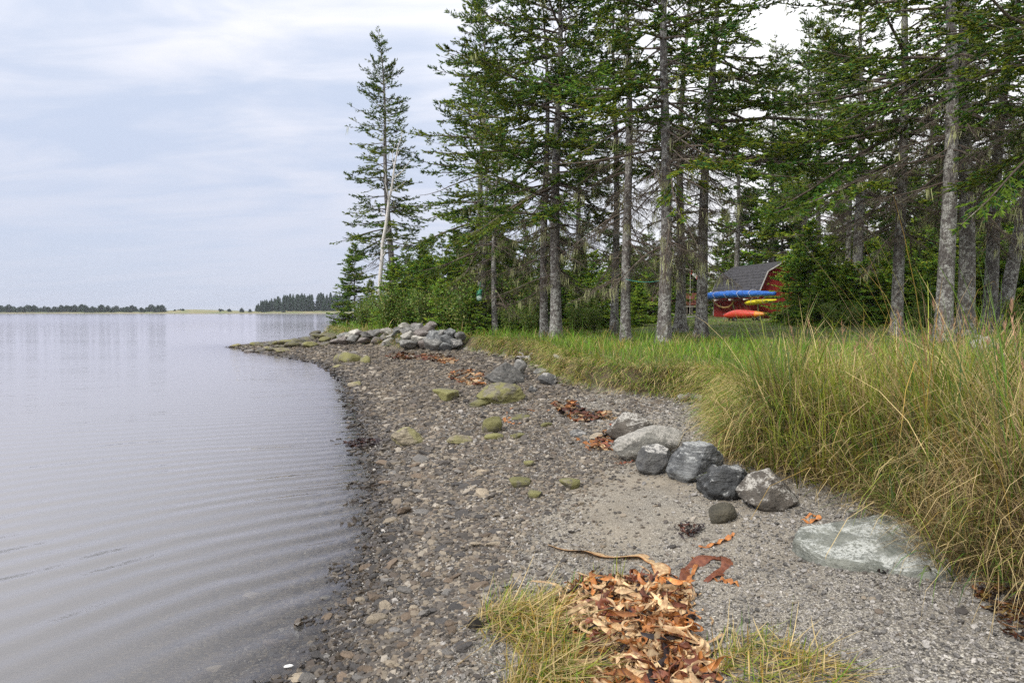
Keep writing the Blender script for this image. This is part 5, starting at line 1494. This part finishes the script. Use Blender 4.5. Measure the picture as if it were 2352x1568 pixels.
# cabin with deck -----------------------------------------------------------
CY = 60.0
cb = np.array([(1560 - 1176) / F * CY, CY, 0]); cb[2] = gz(cb[0], CY)
cabin = link('cabin', None, None, tuple(cb))
tag(cabin, 'brown cabin half hidden behind the trunks, with red deck railing', 'cabin')
for i in range(26):
    V, q = box((-3.9 + .27 * i, 1.5, 1.9), (.258, .05, 3.4)); link('wall_board', mesh_np('wall_board', V, q, M_BROWNW), cabin)
V, q = box((-.5, 4, 1.9), (7.2, 4.9, 3.4)); link('wall_core', mesh_np('wall_core', V, q, M_BROWNW), cabin)
quadmesh('roof', [np.array([-5.0, .2, 5.6]), np.array([-5.0, 7, 5.6]), np.array([3.4, 7, 3.95]), np.array([3.4, .2, 3.95])][::-1], M_SHING, cabin, .18)
V, q = tubes(np.array([[[-5.0, .15, 5.48], [3.4, .15, 3.85]]]), np.full((1, 2), .14), 4); link('fascia', mesh_np('fascia', V, q, M_DECKW), cabin)
V, q = box((-.2, .3, .85), (5.4, 2.4, .12)); link('deck', mesh_np('deck', V, q, M_DECKW), cabin)
for i in range(12):
    V, q = box((-2.8 + .47 * i, -.85, .38), (.05, .05, .8)); link('deck_post', mesh_np('deck_post', V, q, M_DECKW), cabin)
rail = link('railing', None, cabin)
for z_ in (1.05, 2.05):
    V, q = box((-.2, -.85, z_), (5.3, .07, .09)); link('rail', mesh_np('rail', V, q, M_RAIL), rail)
for i in range(38):
    V, q = box((-2.8 + .141 * i, -.85, 1.55), (.085, .035, .95)); link('baluster', mesh_np('baluster', V, q, M_RAIL), rail)
V, q = box((1.0, 1.44, 2.0), (1.3, .06, 1.1)); win = link('window', mesh_np('window', V, q, M_BLACK), cabin)
for x_, y_, sx, sz in ((1.0, 2.0 + .58, 1.45, .1), (1.0, 2.0 - .58, 1.45, .1)):
    V, q = box((x_, 1.41, y_), (sx, .05, sz)); link('frame', mesh_np('frame', V, q, M_WHITE), win)
for x_ in (.3, 1.7):
    V, q = box((x_, 1.41, 2.0), (.1, .05, 1.06)); link('frame', mesh_np('frame', V, q, M_WHITE), win)
# flag
M_FR = plain('flag_red', (.70, .02, .03), .7, .1, 3); M_FW = plain('flag_white', (.8, .8, .8), .7, .05, 3)
fY = 57.5
top = at(1586, 618, fY)
fb = gz(top[0], fY)
flag = link('flagpole', None, None, (top[0], fY, fb))
tag(flag, 'slim pole with a drooping red and white flag by the cabin', 'flagpole')
V, q = tubes(np.array([[[0, 0, 0], [0, 0, top[2] - fb + .5]]]), np.full((1, 2), .035), 6); link('pole', mesh_np('pole', V, q, M_TRIMW), flag)
hz_ = top[2] - fb
dirf = norm(np.array([[.75, -.1, -.66]]))[0]; drop = norm(np.array([[-.25, .05, -.97]]))[0]
for nm, a0, a1, mt in (('flag_band', 0, .27, M_FR), ('flag_field', .273, .77, M_FW), ('flag_band', .773, 1.04, M_FR)):
    kx = 6
    u = np.linspace(a0, a1, kx); v = np.linspace(0, .34, 4)
    U, Vv = np.meshgrid(u, v)
    P_ = np.array([0, 0, hz_]) + U.reshape(-1, 1) * dirf * 1.05 + Vv.reshape(-1, 1) * drop + np.stack([np.zeros(U.size), .05 * np.sin(U.ravel() * 9 + Vv.ravel() * 5), np.zeros(U.size)], 1)
    i = (np.arange(3)[:, None] * kx + np.arange(kx - 1)[None]).ravel()
    link(nm, mesh_np(nm, P_, np.stack([i, i + 1, i + kx + 1, i + kx], 1), mt, smooth=True), flag)

# gravel drive between cabin and shed
def drive():
    pts = np.array([(12.0, 62), (13.2, 54), (14.2, 49.5), (14.2, 46.5), (13.0, 45.5), (11.6, 47), (10.6, 52), (9.0, 62)])
    c = pts.mean(0)
    rings = [pts, c + (pts - c) * .5, c[None]]
    V2 = np.concatenate(rings)
    zz = terrain(V2)[0] + .035
    k = len(pts); f = []
    for i in range(k):
        j = (i + 1) % k
        f += [(i, j, k + j), (i, k + j, k + i), (k + i, k + j, 2 * k)]
    tag(link('gravel_path', mesh_np('gravel_path', np.column_stack([V2, zz]), np.array(f), plain('gravel_drive', (.36, .34, .31), .9, .25, 30))), 'pale gravel drive beside the shed', None, None, 'structure')


drive()

# net bag and rope ---------------------------------------------------------
M_NET = plain('green_net', (.03, .22, .12), .6, .35, 20); M_NETP = plain('pale_cloth', (.45, .52, .48), .7, .2, 12)
nb_ = at(1101, 678, 28.4)
bag = link('net_bag', None, None, tuple(nb_))
tag(bag, 'green net bag hanging in the dead limbs of the thin spruce', 'bag')
V, Fc = rock_geo(801, 3, planes=14, p=6, rough=.06); link('bag_bottom', mesh_np('bag_bottom', V * [.12, .12, .13] + [0, 0, -.12], Fc, M_NETP, smooth=True), bag)
V, Fc = rock_geo(802, 3, planes=14, p=6, rough=.08); link('bag_top', mesh_np('bag_top', V * [.11, .11, .13] + [.02, 0, .13], Fc, M_NET, smooth=True), bag)
for i in range(5):
    a_ = np.linspace(0, 2 * np.pi, 13); zz = -.22 + .1 * i
    Pp = np.stack([np.cos(a_) * .125, np.sin(a_) * .125, zz + .03 * np.sin(a_ * 2 + i)], 1)
    V, q = tubes(Pp[None], np.full((1, 13), .010), 4); link('net_cord', mesh_np('net_cord', V, q, M_NET), bag)
V, q = tubes(np.array([[[0, 0, .2], [.05, .1, .6]]]), np.full((1, 2), .01), 4); link('hanging_cord', mesh_np('hanging_cord', V, q, M_NET), bag)
M_TEAL = plain('teal_rope', (.05, .30, .25), .6, .1, 5)
ra, rb_ = at(1437, 641, 20.8), at(1525, 643, 18.9)
t_ = np.linspace(0, 1, 12)[:, None]
Pp = ra + (rb_ - ra) * t_; Pp[:, 2] -= .08 * np.sin(np.pi * t_[:, 0])
V, q = tubes(Pp[None], np.full((1, 12), .008), 5)
tag(link('clothes_line', mesh_np('clothes_line', V, q, M_TEAL)), 'thin teal rope strung between the pale trunk and the knotted trunk', 'rope')

# ------------------------------------------------------------------ sea haze
hm, hn, hb = new_mat('haze')
hn.t.nodes.remove(hb)
pvn = hn.add('ShaderNodeVolumePrincipled')
pvn.inputs['Color'].default_value = (.86, .91, 1.0, 1); pvn.inputs['Density'].default_value = .00017; pvn.inputs['Anisotropy'].default_value = .2
hn.t.links.new(pvn.outputs[0], [q for q in hn.t.nodes if q.type == 'OUTPUT_MATERIAL'][0].inputs['Volume'])
V, q = box((0, 3000, 11), (8600, 7000, 30)); V[:, 2] = np.where(V[:, 2] > 0, 24.0, -4.0)
tag(link('haze', mesh_np('haze', V, q, hm)), 'thin sea haze over the bay', None, None, 'stuff')

# ------------------------------------------------------------------ kelp and wrack
def kelp_mat():
    m, n, b = new_mat('dried_kelp')
    oi = n.add('ShaderNodeObjectInfo'); g = n.add('ShaderNodeNewGeometry'); p = g.outputs['Position']
    a = n.add('ShaderNodeAttribute', attribute_name='col')
    c = a.outputs['Color']
    f = n.noise(p, 30, 5, .65)
    c = n.mix(n.smooth(f, .35, .7), n.mix(1.0, c, (.55, .45, .42), 'MULTIPLY'), c)
    n.put(b.inputs['Base Color'], c); b.inputs['Roughness'].default_value = .42
    n.put(b.inputs['Normal'], n.bump(f, .5, .01))
    tr = n.add('ShaderNodeBsdfTranslucent'); n.put(tr.inputs[0], c)
    mx = n.add('ShaderNodeMixShader'); mx.inputs[0].default_value = .15
    n.t.links.new(b.outputs[0], mx.inputs[1]); n.t.links.new(tr.outputs[0], mx.inputs[2])
    o = [q for q in n.t.nodes if q.type == 'OUTPUT_MATERIAL'][0]; n.t.links.new(mx.outputs[0], o.inputs[0])
    return m


M_KELP = kelp_mat()
KO, KT, KB, KD = np.array([.56, .24, .07]), np.array([.78, .57, .31]), np.array([.22, .075, .035]), np.array([.028, .018, .018])


def ribbon(r, path, width, ruffle, col, cols=5, edge=None):
    path = np.asarray(path, float); k = len(path)
    T = norm(np.gradient(path, axis=0)); S_ = norm(np.cross(T, [0, 0, 1.0])); U = np.cross(S_, T)
    u = np.linspace(0, 1, k)
    tw = .75 * np.sin(u * r.uniform(2, 7) + r.uniform(0, 6.28)) * min(1.0, ruffle / .006)
    S2 = S_ * np.cos(tw)[:, None] + U * np.sin(tw)[:, None]; U2 = -S_ * np.sin(tw)[:, None] + U * np.cos(tw)[:, None]
    c = np.linspace(-1, 1, cols)
    wv = width * np.sin(np.pi * np.linspace(.12, .95, k)) ** .4 if np.isscalar(width) else width
    wv = wv * (1 + .14 * np.sin(u * k * .9 + r.uniform(0, 6)))
    ph = np.where(c < 0, r.uniform(0, 6.28), r.uniform(0, 6.28))
    ruf = ruffle * (np.sin(np.arange(k)[:, None] * .85 + ph[None]) * np.abs(c[None]) ** 1.5 + .5 * np.sin(np.arange(k)[:, None] * .33 + ph[0]) - .6 * c[None] ** 2)
    V = path[:, None] + S2[:, None] * (wv[:, None] * c[None] / 2)[..., None] + U2[:, None] * ruf[..., None]
    i = (np.arange(k - 1)[:, None] * cols + np.arange(cols - 1)[None]).ravel()
    C = np.tile(col, (k * cols, 1)) * np.exp(r.normal(0, .12, (k * cols, 1)))
    if edge is not None:
        C = np.where((np.abs(np.tile(c, k)) > .8)[:, None], edge, C)
    return V.reshape(-1, 3), np.stack([i, i + 1, i + cols + 1, i + cols], 1), C


def curl_path(r, L, k=14, curl=1.2, zamp=.03):
    t = np.linspace(0, 1, k)
    a = r.uniform(0, 6.28) + curl * .5 * np.sin(t * r.uniform(2, 5) + r.uniform(0, 6.28)) + curl * .3 * np.sin(t * r.uniform(5, 9) + r.uniform(0, 6.28))
    p = np.cumsum(np.stack([np.cos(a), np.sin(a), np.zeros(k)], 1) * L / k, 0)
    p -= p.mean(0)
    p[:, 2] = zamp * (.5 + .5 * np.sin(t * r.uniform(1.5, 5) + r.uniform(0, 6.28)))
    return p


def kcol(r):
    u = r.random()
    return KO * np.exp(r.normal(0, .2)) if u < .36 else KT * np.exp(r.normal(0, .18)) if u < .64 else KB * np.exp(r.normal(0, .3)) if u < .88 else KD


r = np.random.default_rng(90)
hp = ground(1460, 1455)
heap_o = link('kelp_heap', None, None, tuple(hp))
tag(heap_o, 'big heap of dried orange and tan kelp between the washed-up grass sods', 'seaweed')
KM = []
for i in range(26):
    c = kcol(r)
    wd = r.uniform(.018, .042) if i % 3 else r.uniform(.05, .10)
    V, q, C = ribbon(r, curl_path(r, r.uniform(.40, .95) if i % 3 else r.uniform(.22, .42), 30, r.uniform(1.2, 4.5), r.uniform(.008, .026)), wd, r.uniform(.004, .009) if i % 3 else r.uniform(.010, .020), c, 5, KT if r.random() < .3 else None)
    KM.append(mesh_np('frond', V, q, M_KELP, C, smooth=True))
outline = [(1310, 1362), (1400, 1340), (1520, 1345), (1585, 1365), (1570, 1440), (1610, 1500), (1640, 1560), (1620, 1640), (1350, 1640), (1370, 1520), (1300, 1450), (1290, 1400)]
op_ = np.array([ground(*q)[:2] for q in outline])
lo, hi = op_.min(0), op_.max(0); cnt = 0
while cnt < 230:
    p = r.uniform(lo, hi)
    dd, ii = poly_dist(p[None], op_)
    if not ii[0]: continue
    hgt = .045 * min(1, dd[0] / .25)
    o = link('frond', KM[cnt % 26], heap_o, (p[0] - hp[0], p[1] - hp[1], gz(*p) - hp[2] + .008 + hgt * r.random()), (r.normal(0, .06), r.normal(0, .06), r.uniform(0, 6.28)), (r.uniform(.65, 1.1),) * 3)
    cnt += 1


def strand(name, pxs, width, col, label, z0=.014, ruffle=.0025, seed=1, edge=None, cat='seaweed'):
    r = np.random.default_rng(seed)
    p = np.array([ground(*q) for q in pxs]); s = np.linspace(0, 1, len(p)); t = np.linspace(0, 1, 44)
    P = np.stack([np.interp(t, s, p[:, i]) for i in range(3)], 1)
    for _ in range(3): P[1:-1] = (P[:-2] + P[1:-1] * 2 + P[2:]) / 4
    P[:, 2] += z0 + .010 * np.sin(t * 25 + seed)
    wv = np.interp(t, np.linspace(0, 1, len(width)), width)
    V, q, C = ribbon(r, P, wv, ruffle, col, 6, edge)
    cl_ = np.clip(np.tile(np.linspace(-1, 1, 6), 44), -1, 1)
    return tag(link(name, mesh_np(name, V, q, M_KELP, C, smooth=True)), label, cat)


strand('kelp_strand', [(1260, 1254), (1330, 1268), (1390, 1279), (1470, 1280), (1500, 1288), (1520, 1310), (1522, 1335), (1512, 1362)], [.06, .11, .13, .11, .10, .11, .12, .12], KT, 'long pale tan kelp strap stretching from the heap across the gravel', seed=3, edge=KO * 1.1)
strand('kelp_strand', [(1560, 1372), (1572, 1330), (1585, 1305), (1625, 1285), (1665, 1280), (1672, 1300), (1650, 1322), (1620, 1338)], [.05, .07, .08, .09, .09, .07, .06, .03], KB * 1.1, 'dark red kelp loop beside the heap', seed=4)
strand('kelp_strand', [(1585, 1370), (1582, 1335), (1600, 1300), (1590, 1280)], [.03, .035, .03, .02], KO, 'short orange kelp strip inside the dark red loop', seed=5)
strand('kelp_strand', [(1635, 1333), (1670, 1336), (1700, 1347)], [.02, .04, .02], KO * 1.1, 'small orange kelp scrap beyond the dark red loop', seed=6)
strand('kelp_strand', [(1606, 1262), (1640, 1252), (1670, 1240), (1685, 1228)], [.03, .05, .045, .02], KO * 1.2, 'orange kelp scrap above the heap towards the domed stone', seed=7)
strand('kelp_strand', [(1172, 960), (1160, 972), (1158, 962), (1165, 945), (1180, 936), (1205, 942), (1240, 946), (1262, 944)], [.05, .06, .06, .06, .07, .08, .08, .05], KO * .9, 'orange kelp stalk curling in a ring on the shingle', seed=8)
strand('kelp_strand', [(1160, 968), (1180, 975), (1215, 972)], [.05, .06, .03], KO * .8, 'lower half of the orange kelp ring', seed=9)
strand('kelp_strand', [(1318, 1003), (1330, 1012), (1350, 1022), (1385, 1027), (1410, 1036)], [.05, .05, .06, .08, .05], KO * .85, 'orange kelp strip leading to the lichen-capped boulder', seed=10)
strand('kelp_strand', [(1408, 1066), (1430, 1066), (1460, 1060)], [.015, .03, .02], KB * 1.2, 'rusty kelp scrap under the long pale boulder', seed=11)
strand('kelp_strand', [(1838, 1196), (1860, 1202), (1882, 1192), (1870, 1184), (1848, 1190)], [.02, .04, .04, .03, .02], KO * 1.25, 'curled orange kelp scrap between the pointed boulder and the flat slab', seed=12)
strand('kelp_strand', [(1905, 1222), (1930, 1215), (1942, 1200)], [.02, .04, .02], KO * 1.2, 'orange kelp scrap touching the back of the flat slab', seed=13)
strand('kelp_strand', [(2005, 1312), (2030, 1318), (2040, 1312)], [.015, .03, .02], KD, 'black weed scrap at the near edge of the flat slab', seed=14)


def patch(name, outline, n_, cols, label, size=(.12, .3), width=(.015, .05), h=.03, seed=1, zoff=0.0):
    r = np.random.default_rng(seed)
    pl = np.array([ground(*q)[:2] for q in outline]); lo, hi = pl.min(0), pl.max(0)
    parts = []
    while len(parts) < n_:
        p = r.uniform(lo, hi)
        if not poly_dist(p[None], pl)[1][0]: continue
        c = cols[r.integers(0, len(cols))] * np.exp(r.normal(0, .25))
        path = curl_path(r, r.uniform(*size), 11, 3.2, h)
        path += np.array([p[0], p[1], gz(*p) + .008 + h * .5 * r.random()])
        parts.append(ribbon(r, path, r.uniform(*width), h * .3, c, 3))
    V, q, C = join(*parts)
    return tag(link(name, mesh_np(name, V, q, M_KELP, C, smooth=True)), label, None, None, 'stuff')


patch('seaweed_wrack', [(1262, 930), (1320, 925), (1345, 948), (1400, 950), (1412, 965), (1330, 972), (1290, 955)], 130, [KO * .7, KB * .8, KT * .6, KD, KB * .5, DEAD], 'tangle of rusty seaweed between the kelp ring and the boulders', (.15, .35), (.03, .07), .05, 1)
patch('seaweed_wrack', [(1380, 1000), (1410, 978), (1425, 985), (1405, 1025), (1380, 1042), (1350, 1038)], 60, [KO * .8, KB, KD, KT * .7], 'rusty seaweed against the lichen-capped boulder', (.12, .25), (.02, .06), .04, 2)
patch('seaweed_wrack', [(890, 815), (950, 808), (1000, 815), (1050, 826), (1030, 836), (960, 828), (900, 824)], 130, [KO * .6, KB * .8, KB * .6, DEAD * .7, DEAD], 'red-brown seaweed band in front of the boulder heap', (.3, .6), (.06, .14), .06, 3)
patch('seaweed_wrack', [(1000, 825), (1050, 826), (1040, 838), (1010, 836)], 40, [KO * 1.0, KO * .8, KT * .6], 'bright orange end of the seaweed band', (.3, .6), (.06, .12), .06, 4)
patch('seaweed_wrack', [(1030, 858), (1060, 850), (1110, 862), (1112, 888), (1060, 884), (1035, 872)], 90, [KO * .8, KT * .7, KB * .8, DEAD], 'orange seaweed patch beside the twin-pointed rock', (.2, .45), (.04, .1), .05, 5)
patch('seaweed_wrack', [(1545, 1215), (1570, 1205), (1615, 1212), (1590, 1240), (1560, 1240)], 34, [KD, KD * 1.4, KB * .4], 'black seaweed tuft on the sand below the domed stone', (.05, .14), (.008, .02), .025, 6)
patch('seaweed_wrack', [(790, 1022), (830, 1010), (885, 1012), (870, 1026), (810, 1030)], 110, [KD, KD * 1.6, KB * .35], 'dark weed bank reaching into the water', (.12, .25), (.02, .05), .03, 7)
patch('seaweed_wrack', [(2240, 1350), (2352, 1340), (2420, 1400), (2420, 1500), (2330, 1470), (2260, 1400)], 130, [KB * .4, DEAD * .6, KD, OCHRE * .5, KO * .4], 'dark bark and weed litter at the foot of the tall grass', (.05, .2), (.006, .02), .02, 8)
patch('seaweed_wrack', [(1300, 1335), (1420, 1325), (1560, 1335), (1600, 1390), (1480, 1400), (1320, 1390)], 120, [KD, KB, KD * 1.5, KB * .6, KO * .7], 'dark weed crumbs along the top of the kelp heap', (.05, .14), (.008, .025), .03, 9)


patch('seaweed_wrack', outline, 200, [KO, KT, KB, KT * .8, KO * .8, KT], 'torn seaweed strips and crumbs caught in the kelp heap', (.12, .45), (.005, .014), .07, 10)


# dead grass sods on the gravel
def sod(outline, n_, up_n, label, seed, az0, h=(.25, .5), height=.10):
    r = np.random.default_rng(seed)
    pl = np.array([ground(*q)[:2] for q in outline]); lo, hi = pl.min(0), pl.max(0)
    P = r.uniform(lo, hi, (n_ * 8, 2)); dd, ii = poly_dist(P, pl)
    P, dd = P[ii][:n_], dd[ii][:n_]; n2 = len(P)
    z = terrain(P)[0]
    c1 = pick(r, n2, [LIME * .85, STRAW * .9, GREEN, OCHRE * 1.1, STRAW * .65, DEAD], [.20, .30, .07, .16, .15, .12])
    A = blades(r, np.column_stack([P, z + height * np.minimum(dd / .15, 1) * r.random(n2)]), r.uniform(*h, n2) * r.uniform(.5, 1.1, n2), r.uniform(.003, .0095, n2), az0 + r.normal(0, .95, n2), r.uniform(1.2, 1.62, n2), r.normal(.05, .35, n2), c1 * .8, c1, 5)
    k = up_n; sel = r.choice(n2, k)
    cg = pick(r, k, [LIME * .9, GREEN * 1.2, OCHRE, STRAW], [.3, .2, .15, .35])
    B = blades(r, np.column_stack([P[sel], z[sel]]), r.uniform(.06, .2, k), r.uniform(.003, .006, k), r.uniform(0, 6.28, k), np.abs(r.normal(0, .25, k)), r.normal(.2, .2, k), cg * .8, cg, 4)
    V, Fc, C = join(A, B)
    tag(link('washed_up_grass', mesh_np('washed_up_grass', V, Fc, M_GRASS, C)), label, None, None, 'stuff')


sod([(1085, 1405), (1180, 1385), (1270, 1385), (1300, 1460), (1330, 1545), (1240, 1540), (1100, 1440)], 1500, 200, 'flattened yellow-green grass sod beside the kelp heap', 1, R(-12))
sod([(1160, 1560), (1260, 1490), (1330, 1500), (1350, 1620), (1150, 1620)], 700, 260, 'flattened grass below the sod at the bottom of the picture', 2, R(-30))
sod([(1620, 1490), (1700, 1450), (1800, 1470), (1900, 1505), (1960, 1560), (1880, 1610), (1640, 1600)], 520, 130, 'thin washed-up grass on the far side of the kelp heap', 3, R(-25), (.15, .4), .05)
sod([(1300, 1345), (1420, 1325), (1440, 1345), (1320, 1368)], 60, 40, 'sparse green sprouts above the kelp heap', 4, R(0), (.05, .1), .01)
# near-black lump standing in for the shade along the sod's edge
boulder(1090, 1452, 44, 34, plain('sod_shade', (.02, .016, .012), .95, .4, 20, .02), 'dark lump put in for the shaded edge of the washed-up grass sod', 870, sub=3, depth=1.0, cat='sod_shade', name='shade_clod', planes=7, p=20, rough=.08)

# driftwood -------------------------------------------------------------------
def wood(name, pxs, r0, r1, label, Y=None, dz=.0, cat='driftwood', seed=1, extra=()):
    r = np.random.default_rng(seed)
    def path(pp, k=12):
        p = np.array([(at(a, b, Y) if Y else ground(a, b) + [0, 0, dz]) for a, b in pp]); s = np.linspace(0, 1, len(p)); t = np.linspace(0, 1, k)
        q = np.stack([np.interp(t, s, p[:, i]) for i in range(3)], 1); q[1:-1] += r.normal(0, r0 * .18, (k - 2, 3)); return q
    V, q = tubes(path(pxs)[None], np.linspace(r0, r1, 12)[None] * (1 + .15 * r.normal(0, 1, (1, 12))), 8)
    o = tag(link(name, mesh_np(name, V, q, M_DRIFT, smooth=True)), label, cat)
    for e in extra:
        V, q = tubes(path(e, 7)[None], np.linspace(r0 * .5, r0 * .12, 7)[None], 6); link('side_branch', mesh_np('side_branch', V, q, M_DRIFT, smooth=True), o)
    return o


wood('driftwood_root', [(1188, 836), (1205, 830), (1222, 834)], .09, .04, 'grey twisted driftwood root under the bank lip', dz=.12, seed=2, extra=([(1205, 830), (1198, 820), (1190, 818)], [(1210, 830), (1220, 822), (1226, 820)]))
wood('driftwood_stick', [(1274, 836), (1284, 842), (1294, 848)], .05, .03, 'short pale stick caught in the bank grass', dz=.22, seed=3)
wood('driftwood_plank', [(1560, 922), (1590, 918), (1618, 922)], .06, .05, 'weathered plank lying under the edge of the tall grass', dz=.06, seed=4)
wood('bleached_log', [(2236, 800), (2262, 788), (2290, 802), (2318, 840), (2332, 872)], .10, .05, 'bleached grey log lying in the tall grass', Y=7.4, seed=5, extra=([(2262, 788), (2250, 776), (2240, 774)], [(2305, 825), (2330, 815), (2345, 806)]))
# white shell in the shallows
shell_m = plain('white_shell', (.8, .79, .76), .4, .05, 20)
p = atz(663, 1532, -.004)
V, Fc = ico(2); V = V * [.030, .014, .010]; V[:, 2] = np.maximum(V[:, 2], -.002) - .3 * V[:, 0] ** 2
tag(link('white_shell', mesh_np('white_shell', V, Fc, shell_m, smooth=True), None, (p[0], p[1], .004), (0, .1, .5)), 'small white shell in the shallow water', 'shell')
print('objects', len(bpy.data.objects), 'tris', sum(len(m.loops) - 2 * len(m.polygons) for m in bpy.data.meshes))
